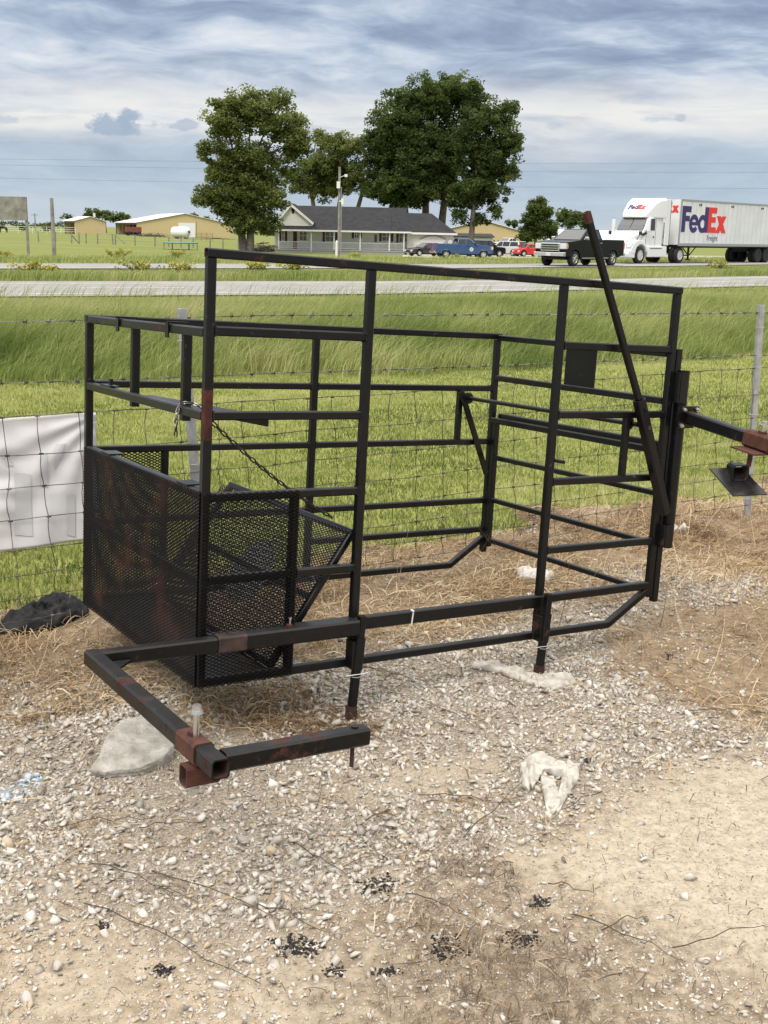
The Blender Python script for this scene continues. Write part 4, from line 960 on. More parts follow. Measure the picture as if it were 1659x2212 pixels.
tag(blades(x, y, RNG.uniform(.12, .32, n), RNG.uniform(.016, .035, n), RNG.uniform(.2, 1.1, n), RNG.normal(.2, .9, n), np.clip(.55+(pt-.5)*.9+RNG.normal(0, .12, n), 0, 1), 'verge_grass', TALLM), 'grass verge beyond the far carriageway', 'grass', kind='stuff')

# ------------------------------------------------------------------ vehicles
TYRE = mat('tyre_rubber', (.018, .018, .018), .85)
CHR = mat('chrome_trim', (.75, .75, .76), .16, 1.)
ALU = mat('white_wheel_rim', (.62, .62, .62), .4, .3)
GLASS = mat('tinted_window', (.012, .015, .018), .06, spec=.8)
LAMP = mat('headlamp_glass', (.62, .64, .65), .1, spec=.8)
AMBER = mat('amber_lens', (.75, .22, .03), .25)
REDL = mat('red_tail_lens', (.5, .02, .02), .25)
BLKP = mat('black_plastic_trim', (.016, .016, .017), .6)
def paint(name, rgb, rough=.3, coat=.6): return mat(name, rgb, rough, coat=coat)
P_BLACK = mat('black_car_paint', (.004, .004, .005), .2, spec=.22); P_BLUE = paint('blue_car_paint', (.035, .085, .22)); P_MAROON = paint('maroon_car_paint', (.09, .012, .016))
P_DARK = paint('charcoal_car_paint', (.016, .014, .016)); P_SILVER = paint('silver_car_paint', (.50, .51, .52), .35); P_RED = paint('red_car_paint', (.50, .012, .014)); P_WHITE = paint('white_car_paint', (.74, .74, .74), .35)
def lathe_wheel(mb, c, r, w, side, n=24):
    prof = [(r*.60, w/2), (r*.64, w/2+.012), (r*.93, w/2), (r, w/2-.03), (r, -w/2+.03), (r*.93, -w/2), (r*.6, -w/2)]
    vs = []; k = len(prof)
    for i in range(n):
        a = 2*math.pi*i/n
        for rr_, o in prof: vs.append((c[0]+rr_*math.cos(a), c[1]+o*side, c[2]+rr_*math.sin(a)))
    fs = [(i*k+j, i*k+j+1, ((i+1)%n)*k+j+1, ((i+1)%n)*k+j) for i in range(n) for j in range(k-1)]
    mb.add(vs, fs)
def wheel(parent, x, y, r, w, side, rim=CHR, spokes=6, rr_=.62):
    m = MB(); lathe_wheel(m, (x, y, r), r, w, side); o = m.build('wheel', TYRE, parent, smooth=True)
    m = MB(); yo = y+side*(w/2-.045)
    m.cyl((x, yo-.01*side, r), (x, yo, r), r*.60, n=28, m=1)
    m.path([(x+r*.585*math.cos(a), yo+side*.03, r+r*.585*math.sin(a)) for a in np.linspace(0, 2*math.pi, 29)[:-1]], r*.045, 6, closed=True)
    for k in range(spokes):
        a = 2*math.pi*k/spokes+.3; d = Vector((math.cos(a), 0, math.sin(a))); c = Vector((x, yo+side*.022, r))
        m.tube(c+d*r*.08, c+d*r*.58, r*.20, .03, up=(0,1,0))
    m.cyl((x, yo+side*.0, r), (x, yo+side*.05, r), r*.17, n=14)
    m.build('rim', [rim, BLKP], o); return o
def arch_poly(top, zb, wheels, ra, zc):
    """closed side outline: 'top' runs front bottom -> over the roofline -> rear bottom; wheel arches are cut along the bottom from rear to front"""
    bot = []
    for wx in sorted(wheels):
        h = math.sqrt(max(ra*ra-(zb-zc)**2, .01)); a0 = math.atan2(zb-zc, -h); a1 = math.atan2(zb-zc, h)
        if a0 < 0: a0 += 2*math.pi
        for k in range(11):
            a = a0+(a1-a0)*k/10; bot.append((wx+ra*math.cos(a), zc+ra*math.sin(a)))
    return top+bot
def greenhouse(root, base, roof, hb, hr, paint_, glass_panels, front=True, rear=True):
    """cab: base and roof are (x_front, z, x_rear, z)"""
    bf, bzf, br, bzr = base; rf, rzf, rr_, rzr = roof
    m = MB(); v = [(bf,-hb,bzf),(bf,hb,bzf),(br,hb,bzr),(br,-hb,bzr),(rf,-hr,rzf),(rf,hr,rzf),(rr_,hr,rzr),(rr_,-hr,rzr)]
    m.add(v, [(0,3,2,1),(4,5,6,7),(0,1,5,4),(1,2,6,5),(2,3,7,6),(3,0,4,7)])
    o = m.build('cab', paint_, root, bevel=.05)
    def side_pt(x, z, s):
        t = (z-(bzf+bzr)/2)/((rzf+rzr)/2-(bzf+bzr)/2); return (x, s*(hb+(hr-hb)*t+.008), z)
    for pn in glass_panels:
        for s in (1, -1):
            q = [side_pt(x, z, s) for x, z in pn]; inn = [(p[0], p[1]-s*.02, p[2]) for p in q]; k = len(q)
            m = MB(); m.add(q+inn, [tuple(range(k)), tuple(range(2*k-1,k-1,-1))]+[(i,(i+1)%k,k+(i+1)%k,k+i) for i in range(k)]); m.build('side_window', GLASS, o)
    WIND = mat('windscreen', (.06, .065, .07), .05, spec=.9)
    def screen(nm, x0, z0, x1, z1, h0, h1, sgn):
        a = Vector((x1-x0, 0, z1-z0)); nrm = Vector((a.z, 0, -a.x))*sgn; nrm.normalize(); off = nrm*.008
        p = lambda t, s, hh: Vector((x0+(x1-x0)*t, s*hh, z0+(z1-z0)*t))+off
        m = MB(); m.slab(p(.06,-1,h0*.90), p(.06,1,h0*.90), p(.92,1,h1*.92), p(.92,-1,h1*.92), .02); m.build(nm, WIND if nm == 'windshield' else GLASS, o)
    if front: screen('windshield', bf, bzf, rf, rzf, hb, hr, 1)
    if rear: screen('rear_window', br, bzr, rr_, rzr, hb, hr, -1)
    return o
def mirrors(root, x, z, y, m_):
    for s in (1, -1):
        m = MB(); m.box(x-.09, x+.07, min(s*(y+.04), s*(y+.26)), max(s*(y+.04), s*(y+.26)), z, z+.17); m.box(x-.03, x+.03, min(s*(y-.06), s*(y+.05)), max(s*(y-.06), s*(y+.05)), z+.01, z+.07); m.build('mirror', m_, root, bevel=.03)
def place_at(u, Y, v=545):
    p = dp(u, v, Y); return Vector((p.x, Y, tz(p.x, Y)))

def pickup(name, loc, heading, label, body_m, cat='pickup truck', chrome=True, decal=False, cover=BLKP):
    r = empty(name, loc, heading, label, cat)
    LW = [2.02, -1.93]; R_ = .415; H_ = .985
    top = [(2.55, .50), (2.98, .54), (3.02, .85), (3.0, 1.20), (2.86, 1.29), (1.50, 1.41), (-.80, 1.42), (-.83, 1.44), (-3.05, 1.44), (-3.10, .75), (-3.02, .60), (-2.6, .50)]
    poly = arch_poly(top, .46, LW, .50, R_)
    m = MB(); m.prism(poly, 'y', -H_, H_); b = m.build('body', body_m, r, bevel=.06)
    m = MB(); m.box(-2.95, -.9, -.86, .86, 1.443, 1.449); m.build('bed_cover', cover, r)
    greenhouse(r, (1.48, 1.395, -.80, 1.42), (.55, 2.0, -.62, 2.0), .94, .76, body_m, [[(1.16,1.45),(.54,1.91),(.20,1.92),(.20,1.45)], [(.10,1.45),(.10,1.92),(-.56,1.91),(-.70,1.46)]])
    for wx in LW:
        for s in (1, -1): wheel(r, wx, s*(H_-.14), R_, .28, s, CHR if chrome else ALU)
        for s in (1, -1):
          m = MB(); m.path([(wx+.505*math.cos(a), s*(H_+.002), R_+.505*math.sin(a)) for a in np.linspace(.12, math.pi-.12, 15)], .03, 6)
          m.build('wheel_arch_trim', body_m, r)
    tm = CHR if chrome else BLKP
    m = MB(); m.prism([(2.95,.52),(3.16,.54),(3.18,.74),(2.98,.78)], 'y', -.99, .99); fb_ = m.build('front_bumper', tm, r, bevel=.03)
    m = MB(); m.box(3.181, 3.188, -.16, .16, .56, .70); m.build('license_plate', mat('plate_white', (.6, .6, .58), .5), fb_)
    m = MB(); m.box(2.96, 3.07, -.62, .62, .82, 1.24); gr = m.build('grille', tm, r, bevel=.03)
    m = MB()
    for k in range(3): m.box(3.071, 3.076, -.54, .54, .865+.12*k, .94+.12*k)
    m.build('grille_slots', BLKP, gr)
    for s in (1, -1):
        m = MB(); m.box(2.80, 3.035, min(s*.62, s*.995), max(s*.62, s*.995), .92, 1.22); h = m.build('headlight', LAMP, r, bevel=.03)
        m = MB(); m.box(2.76, 2.90, min(s*.95, s*1.0), max(s*.95, s*1.0), .97, 1.18); m.build('turn_signal', AMBER, h)
        m = MB(); m.box(-3.115, -2.98, min(s*.82, s*.99), max(s*.82, s*.99), .92, 1.30); m.build('tail_light', REDL, r)
        m = MB(); m.box(-1.3, 1.45, min(s*.95, s*1.06), max(s*.95, s*1.06), .42, .47); m.build('side_step', tm, r)
        for hx in (.28, -.62):
            m = MB(); m.box(hx, hx+.2, min(s*.985, s*1.02), max(s*.985, s*1.02), 1.24, 1.28); m.build('door_handle', tm, r)
        for sx in (1.28, .17, -.78):
            m = MB(); m.box(sx, sx+.012, min(s*.984, s*.9885), max(s*.984, s*.9885), .55, 1.36); m.build('door_seam', BLKP, r)
    m = MB(); m.box(-3.25, -3.08, -.98, .98, .55, .72); m.build('rear_bumper', CHR, r, bevel=.03)
    m = MB(); m.box(-2.6, 2.6, -.7, .7, .34, .46); m.build('chassis', BLKP, r)
    mirrors(r, 1.12, 1.42, .95, tm)
    if decal:
        m = MB()
        for s in (1, -1): m.cyl((.72, s*.986, .93), (.72, s*.991, .93), .20, n=24)
        m.build('door_emblem', mat('white_decal', (.7, .72, .72), .5), r)
        m = MB()
        for s in (1, -1): m.cyl((.72, s*.992, .93), (.72, s*.994, .93), .12, n=20)
        m.build('emblem_centre', mat('grey_green_decal', (.33, .42, .42), .5), r)
        m = MB(); m.cyl((-1.05, .86, 1.60), (-1.05, .88, 1.60), .23, n=24); m.tube((-1.05, .85, 1.36), (-1.05, .85, 1.6), .03); m.build('spare_disc', P_WHITE, r)
    return r
hd = lambda dx, dy: math.atan2(dy, dx)
hv = hd(-math.sin(rad(46)), -math.cos(rad(46)))
pk = place_at(1252, 65.5, 571); pickup('pickup_truck', (pk.x, pk.y, tz(pk.x, pk.y)+.036), hd(-math.sin(rad(42)), -math.cos(rad(42))), 'black crew cab pickup with chrome grille driving on the far highway', P_BLACK)

# tractor
tr0 = place_at(1378, 73.5, 566); HT = hd(-math.sin(rad(45)), -math.cos(rad(45)))
tr = empty('semi_tractor', (tr0.x, tr0.y, tr0.z+.036), HT, 'white day cab semi truck with tall roof fairing pulling a box trailer', 'semi truck')
# origin under the front axle, near (left) side wheels at y = +1.03
OY = -1.05
def Y(a): return a+OY
WT = paint('white_truck_paint', (.76, .76, .77), .3)
def loft(mb, secs, m=0):
    """sections: (x, [(y,z)...]) all with the same count"""
    k = len(secs[0][1]); vs = [(x, y, z) for x, s in secs for y, z in s]; fs = []
    for i in range(len(secs)-1):
        for j in range(k): fs.append((i*k+j, i*k+(j+1)%k, (i+1)*k+(j+1)%k, (i+1)*k+j))
    fs += [tuple(range(k-1,-1,-1)), tuple(range((len(secs)-1)*k, len(secs)*k))]
    mb.add(vs, fs, m)
def sec(h, z0, z1, c=.15, hb=None):
    hb = hb or h; return [(Y(-hb), z0), (Y(hb), z0), (Y(h), z0+(z1-z0)*.5), (Y(h), z1-c), (Y(h-c), z1), (Y(-h+c), z1), (Y(-h), z1-c), (Y(-h), z0+(z1-z0)*.5)]
m = MB(); loft(m, [(1.22, sec(.62, .75, 1.42, .12)), (1.05, sec(.80, .75, 1.62, .15)), (.3, sec(.86, .8, 1.88, .18)), (-.45, sec(.95, .8, 2.06, .18))]); hood = m.build('hood', WT, tr, bevel=.06)
for s in (1, -1):
    m = MB(); pts = [(.98,.62),(1.05,.95),(.80,1.32),(.35,1.46),(-.2,1.42),(-.62,1.15),(-.72,.72)]
    arc = [(-.60,.72),(-.56,.86),(-.40,1.06),(-.15,1.17),(.15,1.17),(.42,1.05),(.58,.84),(.62,.62)]
    m.prism(pts+arc, 'y', min(Y(s*.74), Y(s*1.22)), max(Y(s*.74), Y(s*1.22))); m.build('front_fender', WT, tr, bevel=.05)
    m = MB(); m.prism([(.75,1.02),(1.10,.98),(1.02,1.24),(.82,1.34)], 'y', min(Y(s*.80), Y(s*1.19)), max(Y(s*.80), Y(s*1.19))); m.build('headlight', LAMP, tr, bevel=.03)
m = MB(); m.prism([(.60,.34),(1.34,.36),(1.42,.60),(1.30,.84),(.80,.86),(.62,.62)], 'y', Y(-1.2), Y(1.2)); m.build('bumper', WT, tr, bevel=.06)
m = MB(); m.box(1.20, 1.245, Y(-.5), Y(.5), .92, 1.40); m.build('grille', BLKP, tr, bevel=.02)
m = MB(); loft(m, [(-.42, sec(1.03, .95, 2.02, .10)), (-.62, sec(1.06, .95, 2.30, .12)), (-1.10, sec(1.07, .95, 2.98, .15)), (-2.60, sec(1.08, .95, 3.05, .12))]); cab_ = m.build('cab', WT, tr, bevel=.05)
m = MB(); loft(m, [(-.72, sec(.80, 2.85, 2.98, .05)), (-1.02, sec(.98, 2.85, 3.42, .20)), (-1.55, sec(1.10, 2.85, 3.95, .25)), (-2.0, sec(1.18, 2.85, 4.08, .18)), (-2.65, sec(1.24, 2.85, 4.10, .12))]); fair = m.build('roof_fairing', WT, tr, bevel=.08)
for s in (1, -1):
    m = MB(); m.box(-3.15, -2.62, min(Y(s*1.17), Y(s*1.23)), max(Y(s*1.17), Y(s*1.23)), 1.15, 4.02); m.build('side_extender', WT, tr, bevel=.02)
    m = MB(); m.box(-3.17, -3.14, min(Y(s*1.16), Y(s*1.24)), max(Y(s*1.16), Y(s*1.24)), 1.15, 4.0); m.build('extender_edge', BLKP, tr)
    m = MB(); m.prism([(-.82,.40),(-.80,1.10),(-3.0,1.10),(-3.05,.40)], 'y', min(Y(s*.85), Y(s*1.22)), max(Y(s*.85), Y(s*1.22))); sk = m.build('side_skirt', WT, tr, bevel=.05)
    m = MB(); m.box(-2.4, -1.0, min(Y(s*1.2), Y(s*1.235)), max(Y(s*1.2), Y(s*1.235)), .93, .97); m.build('step', BLKP, sk)
    m = MB(); pts = [(-.78,2.08),(-.98,2.42),(-1.16,2.78),(-1.62,2.80),(-1.64,2.06)]; m.prism(pts, 'y', min(Y(s*1.05), Y(s*1.088)), max(Y(s*1.05), Y(s*1.088))); m.build('side_window', GLASS, cab_)
    m = MB(); m.box(-.70, -.69, min(Y(s*1.06), Y(s*1.079)), max(Y(s*1.06), Y(s*1.079)), 1.15, 2.1); m.box(-1.76, -1.745, min(Y(s*1.06), Y(s*1.085)), max(Y(s*1.06), Y(s*1.085)), 1.15, 2.9); m.box(-1.6, -1.45, min(Y(s*1.07), Y(s*1.095)), max(Y(s*1.07), Y(s*1.095)), 1.62, 1.70); m.build('door_seam', BLKP, cab_)
    m = MB(); m.box(-.62, -.46, min(Y(s*1.22), Y(s*1.42)), max(Y(s*1.22), Y(s*1.42)), 2.0, 2.72); m.box(-.58, -.52, min(Y(s*1.0), Y(s*1.24)), max(Y(s*1.0), Y(s*1.24)), 2.05, 2.10); m.build('mirror', WT, tr, bevel=.04)
    m = MB(); m.box(.02, .16, min(Y(s*1.06), Y(s*1.22)), max(Y(s*1.06), Y(s*1.22)), 1.78, 2.0); m.tube((.08, Y(s*.9), 1.5), (.08, Y(s*1.12), 1.8), .04); m.build('hood_mirror', BLKP, tr, bevel=.03)
    m = MB(); m.prism([(-.40,1.72),(-.20,1.80),(-.66,1.98),(-.80,1.86)], 'y', min(Y(s*.97), Y(s*1.082)), max(Y(s*.97), Y(s*1.082))); m.build('air_vent', BLKP, tr)
# windshield in two panes following the cab front
a = MB(); pw = [(-.470, 2.05), (-.635, 2.33), (-1.02, 2.88)]
for s in (1, -1):
    for (x0, z0), (x1, z1), w0, w1 in ((pw[0], pw[1], .96, .97), (pw[1], pw[2], .97, .88)):
        o = .035; a.slab((x0+o, Y(s*.03), z0+.01), (x0+o, Y(s*w0), z0+.01), (x1+o, Y(s*w1), z1+.01), (x1+o, Y(s*.03), z1+.01), .05 if s < 0 else -.05)
a.build('windshield', mat('truck_windscreen', (.10, .11, .115), .05, spec=.9), cab_)
m = MB(); m.box(-6.0, .6, Y(-.45), Y(.45), .62, .92); m.box(-4.5, -2.7, Y(-.5), Y(.5), .9, 1.05); m.build('chassis', BLKP, tr)
for x in (0, -4.75):
    for s in (1, -1):
        wheel(tr, x, Y(s*1.03), .52, .30, s, ALU, 10)
        if x < 0: wheel(tr, x, Y(s*.70), .52, .28, s, ALU, 10)
m = MB()
for s in (1, -1): m.path([(-4.75+.62*math.cos(t), Y(s*.9), .52+.62*math.sin(t)) for t in np.linspace(.5, 2.6, 8)], .04, 6)
m.build('mudguard', BLKP, tr)

# lettering
NAVY = mat('purple_navy_vinyl', (.035, .022, .12), .5); VRED = mat('orange_red_vinyl', (.72, .035, .025), .5); VGREY = mat('grey_vinyl', (.16, .17, .18), .5)
def logo(mb, O, U, V, Nn, H, lift=.006):
    O, U, V, Nn = Vector(O), Vector(U).normalized(), Vector(V).normalized(), Vector(Nn).normalized(); cnt = [0]
    def poly(pts, m):
        cnt[0] += 1; z = lift+cnt[0]*.0012; k = len(pts)
        a = [O+U*x*H+V*y*H+Nn*z for x, y in pts]; b = [p-Nn*(z-.001) for p in a]
        mb.add(a+b, [tuple(range(k)), tuple(range(2*k-1,k-1,-1))]+[(i,k+i,k+(i+1)%k,(i+1)%k) for i in range(k)], m)
    R = lambda x0, x1, y0, y1, m: poly([(x0,y0),(x1,y0),(x1,y1),(x0,y1)], m)
    def ring(cx, cy, ro, ri, a0, a1, m, n=20):
        for i in range(n):
            t0 = a0+(a1-a0)*i/n; t1 = a0+(a1-a0)*(i+1)/n
            z = lift+.0004; q = [(cx+ro*math.cos(t0),cy+ro*math.sin(t0)),(cx+ro*math.cos(t1),cy+ro*math.sin(t1)),(cx+ri*math.cos(t1),cy+ri*math.sin(t1)),(cx+ri*math.cos(t0),cy+ri*math.sin(t0))]
            mb.add([O+U*x*H+V*y*H+Nn*z for x, y in q], [(0,1,2,3)], m)
    R(0, .27, 0, 1, 0); R(.27, .66, .77, 1, 0); R(.27, .58, .42, .63, 0)
    ring(.93, .335, .36, .165, .02, 2*math.pi-.62, 0); R(.72, 1.27, .27, .40, 0)
    ring(1.60, .335, .36, .165, 0, 2*math.pi, 0); R(1.74, 2.02, 0, 1, 0)
    R(2.02, 2.29, 0, 1, 1); R(2.29, 2.68, .77, 1, 1); R(2.29, 2.62, .41, .62, 1); R(2.29, 2.68, 0, .22, 1)
    poly([(2.66,0),(2.98,0),(3.46,.67),(3.14,.67)], 1); poly([(2.70,.67),(3.02,.67),(3.50,0),(3.16,0)], 1)
def text_mesh(body, mats, parent, O, U, V, Nn, size, name, bold=0.):
    c = bpy.data.curves.new(name, 'FONT'); c.body = body; c.size = 1; c.offset = bold; c.extrude = .01
    o = bpy.data.objects.new(name, c); COL.objects.link(o); dg = bpy.context.evaluated_depsgraph_get()
    me = bpy.data.meshes.new_from_object(o.evaluated_get(dg)); bpy.data.objects.remove(o)
    U, V, Nn = Vector(U).normalized(), Vector(V).normalized(), Vector(Nn).normalized()
    Mx = Matrix((U, V, Nn)).transposed().to_4x4(); Mx.translation = Vector(O); me.transform(Matrix.Scale(1, 4)); me.transform(Mx @ Matrix.Scale(size, 4))
    me.materials.clear(); me.materials.append(mats); t = bpy.data.objects.new(name, me); COL.objects.link(t); t.parent = parent; return t
# side of the vehicle that faces us is +y; seen from there, forward (+x) is on the left
m = MB(); s0_, s1_ = Vector((-1.02, 0, 3.42)), Vector((-1.55, 0, 3.95)); vd = (s1_-s0_).normalized()
logo(m, (-1.0, Y(-.62), 3.36), (0, 1, 0), vd, (vd.z, 0, -vd.x), .36, .05); m.build('lettering', [NAVY, VRED], fair)

tl = empty('box_trailer', (tr0.x, tr0.y, tr0.z+.036), HT, 'long white box trailer with big blue and red lettering behind the semi', 'trailer')
X0, X1, HW = -4.25, -18.4, 1.29
TW = mat('white_trailer_panel', (.70, .71, .72), .45, build=noisy((.64, .65, .66), (.74, .75, .75), .8))
m = MB(); m.box(X1, X0, Y(-HW), Y(HW), 1.20, 4.08); xs = X0-.7
while xs > X1:
    for s in (1, -1): m.box(xs-.02, xs+.02, min(Y(s*HW), Y(s*(HW+.006))), max(Y(s*HW), Y(s*(HW+.006))), 1.3, 4.0, 1)
    xs -= .61
box_ = m.build('box_body', [TW, mat('grey_white_seam', (.52, .53, .54), .5)], tl)
m = MB()
for s in (1, -1):
    m.box(X1, X0+.02, Y(s*HW-.02), Y(s*HW+.03), 4.0, 4.10); m.box(X1, X0+.02, Y(s*HW-.02), Y(s*HW+.03), 1.12, 1.30)
    m.box(X0-.10, X0+.025, Y(s*HW-.03), Y(s*HW+.028), 1.30, 4.0)
m.build('rub_rail', mat('aluminium_rail', (.45, .46, .47), .4, .7), tl)
m = MB(); logo(m, (X0-.20, Y(HW), 2.02), (-1, 0, 0), (0, 0, 1), (0, 1, 0), 1.66, .012); m.build('lettering', [NAVY, VRED], tl)
m = MB(); logo(m, (X0, Y(-1.15), 3.25), (0, 1, 0), (0, 0, 1), (1, 0, 0), .66, .01); m.build('front_lettering', [NAVY, VRED], tl)
text_mesh('Freight', VGREY, tl, (X0-3.55, Y(HW+.012), 1.50), (-1, 0, 0), (0, 0, 1), (0, 1, 0), .52, 'small_lettering')
m = MB()
for k in range(3):
    xx = X0-2.3-4.3*k
    for d in (0, .22): m.cyl((xx-d, Y(HW), 3.80), (xx-d, Y(HW+.03), 3.80), .07, n=12)
m.build('marker_lamp', BLKP, tl)
m = MB()
for s in (1, -1):
    m.tube((X0-2.5, Y(s*.6), .25), (X0-2.5, Y(s*.6), 1.2), .12); m.tube((X0-1.6, Y(s*.6), 1.1), (X0-2.5, Y(s*.6), .5), .06); m.tube((X0-3.5, Y(s*.6), 1.1), (X0-2.5, Y(s*.6), .4), .06); m.box(X0-2.62, X0-2.38, Y(s*.6)-.12, Y(s*.6)+.12, .18, .25)
m.box(X0-2.55, X0-2.45, Y(-.6), Y(.6), .45, .53); m.build('landing_gear', BLKP, tl)
m = MB(); m.box(X1+.2, X1+3.6, Y(-.5), Y(.5), .75, 1.15); m.box(X1, X0-.3, Y(-.5), Y(-.35), 1.0, 1.18); m.box(X1, X0-.3, Y(.35), Y(.5), 1.0, 1.18); m.build('bogie_frame', BLKP, tl)
for x in (X1+2.9, X1+1.6):
    for s in (1, -1):
        wheel(tl, x, Y(s*1.05), .51, .30, s, BLKP, 8); wheel(tl, x, Y(s*.72), .51, .28, s, BLKP, 8)
m = MB()
for s in (1, -1): m.box(X0+.0, X0+.03, Y(s*.3)-.2, Y(s*.3)+.2, 1.6, 2.6)
m.build('front_equipment', mat('grey_box', (.3, .3, .31), .5), tl)

def car(name, loc, heading, label, m_, L_=4.7, Wd=1.8, kind='sedan', rim=ALU, cat='car'):
    r = empty(name, loc, heading, label, cat); h = Wd/2; f = L_/4.7
    if kind == 'sedan':
        top = [(2.1,.28),(2.32,.35),(2.36,.62),(2.15,.78),(1.0,.93),(-1.55,1.0),(-2.2,.98),(-2.34,.80),(-2.34,.40),(-2.1,.28)]; gh = ((1.05,.92,-1.65,.98),(.30,1.42,-.95,1.42)); wins = [[(.80,1.0),(.28,1.34),(-.22,1.36),(-.22,.99)],[(-.30,.99),(-.30,1.36),(-.90,1.34),(-1.35,1.03)]]; wh = [1.42,-1.36]; R_ = .33
    elif kind == 'van':
        top = [(2.2,.28),(2.36,.40),(2.36,.72),(2.1,.92),(1.35,1.06),(-2.3,1.12),(-2.36,.9),(-2.38,.45),(-2.2,.28)]; gh = ((1.6,1.05,-2.32,1.10),(.62,1.72,-2.05,1.72)); wins = [[(1.05,1.12),(.55,1.62),(.15,1.64),(.15,1.12)],[(.06,1.12),(.06,1.64),(-.85,1.64),(-.85,1.13)],[(-.95,1.13),(-.95,1.64),(-1.95,1.62),(-2.10,1.15)]]; wh = [1.45,-1.45]; R_ = .34
    elif kind == 'suv':
        top = [(2.2,.36),(2.34,.45),(2.34,.95),(2.1,1.06),(1.05,1.14),(-2.25,1.18),(-2.34,.9),(-2.34,.5),(-2.2,.36)]; gh = ((1.15,1.12,-2.25,1.16),(.45,1.78,-1.95,1.80)); wins = [[(.85,1.22),(.42,1.68),(.0,1.70),(.0,1.22)],[(-.1,1.22),(-.1,1.70),(-.95,1.70),(-.95,1.22)],[(-1.05,1.22),(-1.05,1.70),(-1.85,1.70),(-2.05,1.25)]]; wh = [1.42,-1.38]; R_ = .38
    else:   # small round coupe
        top = [(1.9,.30),(2.06,.40),(2.05,.66),(1.75,.88),(1.15,1.0),(-.9,1.04),(-1.7,.88),(-2.04,.62),(-2.05,.40),(-1.9,.30)]; gh = ((1.1,.98,-1.5,.95),(.42,1.45,-.55,1.46)); wins = [[(.80,1.04),(.40,1.36),(-.10,1.40),(-.10,1.04)],[(-.18,1.04),(-.18,1.40),(-.60,1.36),(-1.15,1.04)]]; wh = [1.28,-1.25]; R_ = .33
    sc = lambda P: [(x*f, z) for x, z in P]
    m = MB(); m.prism(arch_poly(sc(top), .26 if kind != 'suv' else .34, [x*f for x in wh], R_+.07, R_), 'y', -h, h); m.build('body', m_, r, bevel=.09)
    b, rf = gh; greenhouse(r, (b[0]*f,b[1],b[2]*f,b[3]), (rf[0]*f,rf[1],rf[2]*f,rf[3]), h*.93, h*.72, m_, [sc(q) for q in wins])
    for x in wh:
        for s in (1, -1): wheel(r, x*f, s*(h-.11), R_, .22, s, rim, 7)
    zf = top[2][1]-.02
    for s in (1, -1):
        m = MB(); m.box((top[2][0]-.25)*f, (top[2][0]+.012)*f, min(s*h*.55, s*h*.96), max(s*h*.55, s*h*.96), zf-.12, zf+.05); m.build('headlight', LAMP, r, bevel=.02)
        m = MB(); zz_ = top[-4][1]; m.box((top[-3][0]-.015)*f, (top[-3][0]+.2)*f, min(s*h*.70, s*(h+.004)), max(s*h*.70, s*(h+.004)), zz_-.05, zz_+.22); m.build('tail_light', REDL, r, bevel=.02)
    m = MB(); m.box(-1.9*f, 1.9*f, -h*.7, h*.7, .18, .30); m.build('underbody', BLKP, r)
    m = MB(); xx = (top[-3][0]-.02)*f; m.box(xx, xx+.03, -.26, .26, .62, .74); m.build('license_plate', mat('plate_white', (.6, .6, .58), .5), r)
    mirrors(r, b[0]*f*.62, b[1]+.02, h*.93, m_)
    return r
PA = lambda u, Y_: place_at(u, Y_, 545)+Vector((0,0,.055))
pickup('pickup_truck', PA(998, 119), hd(math.cos(rad(-8)), math.sin(rad(-8)))+rad(20), 'blue pickup with a round white door emblem parked before the house garage', P_BLUE, chrome=False, decal=True)
car('sedan', PA(922, 127.5), hd(-.80, -.45), 'charcoal sedan parked beside the white garage door', P_DARK, 4.8, 1.82, 'sedan')
car('suv', PA(980, 131.5), hd(-.80, -.55), 'maroon suv parked behind the charcoal sedan', P_MAROON, 4.9, 1.95, 'suv')
car('suv', PA(1046, 130), hd(.75, .5), 'black suv mostly hidden behind the blue pickup', P_BLACK, 4.8, 1.9, 'suv')
car('minivan', PA(1096, 139), hd(-.62, .60), 'silver minivan parked with its tail toward the highway', P_SILVER, 5.0, 1.95, 'van')
car('coupe', PA(1142, 137), hd(-.80, -.35), 'small round red car parked right of the silver minivan', P_RED, 4.1, 1.72, 'coupe')
pickup('pickup_truck', PA(1098, 176), hd(-.7, -.7), 'white pickup far back behind the silver minivan', P_WHITE, chrome=False)

# ------------------------------------------------------------------ buildings
SIDING = mat('white_lap_siding', (.70, .70, .66), .7); 
def siding_build(rgb0, rgb1, pitch, axis='Z'):
    def f(nt, b):
        tc = nt.nodes.new('ShaderNodeTexCoord'); s = nt.nodes.new('ShaderNodeSeparateXYZ'); nt.links.new(tc.outputs['Object'], s.inputs[0])
        fr = mth2(nt, 'FRACT', mth2(nt, 'DIVIDE', s.outputs[axis], pitch), 0)
        r = ramp(nt, fr, [(0, (0,0,0)), (.12, (1,1,1)), (1, (.8,.8,.8))]); n = noise(nt, 1.5, 5)
        c = mixc(nt, n, rgb0, rgb1); nt.links.new(c, b.inputs['Base Color']); bump(nt, b, r.outputs[0], .6, .02)
    return f
SIDING = mat('white_lap_siding', (.7, .7, .66), .7, build=siding_build((.62, .61, .56), (.76, .75, .71), .2))
TANM = mat('tan_metal_siding', (.5, .39, .21), .6, build=siding_build((.50, .39, .20), (.60, .48, .27), .3, 'X'))
SHING = mat('charcoal_shingles', (.03, .03, .036), .9, build=noisy((.009, .0095, .012), (.024, .0245, .03), 1.6, .3, .7, .4, .05))
WROOF = mat('white_metal_roof', (.76, .77, .78), .45)
WTRIM = mat('white_trim', (.74, .74, .72), .6); MAROONT = mat('maroon_shutter', (.075, .018, .02), .6); GREYW = mat('grey_porch_wood', (.35, .34, .33), .8); PANE = mat('window_pane', (.05, .06, .065), .1, spec=.8)
DARKHOLE = mat('dark_interior', (.02, .018, .016), .9)
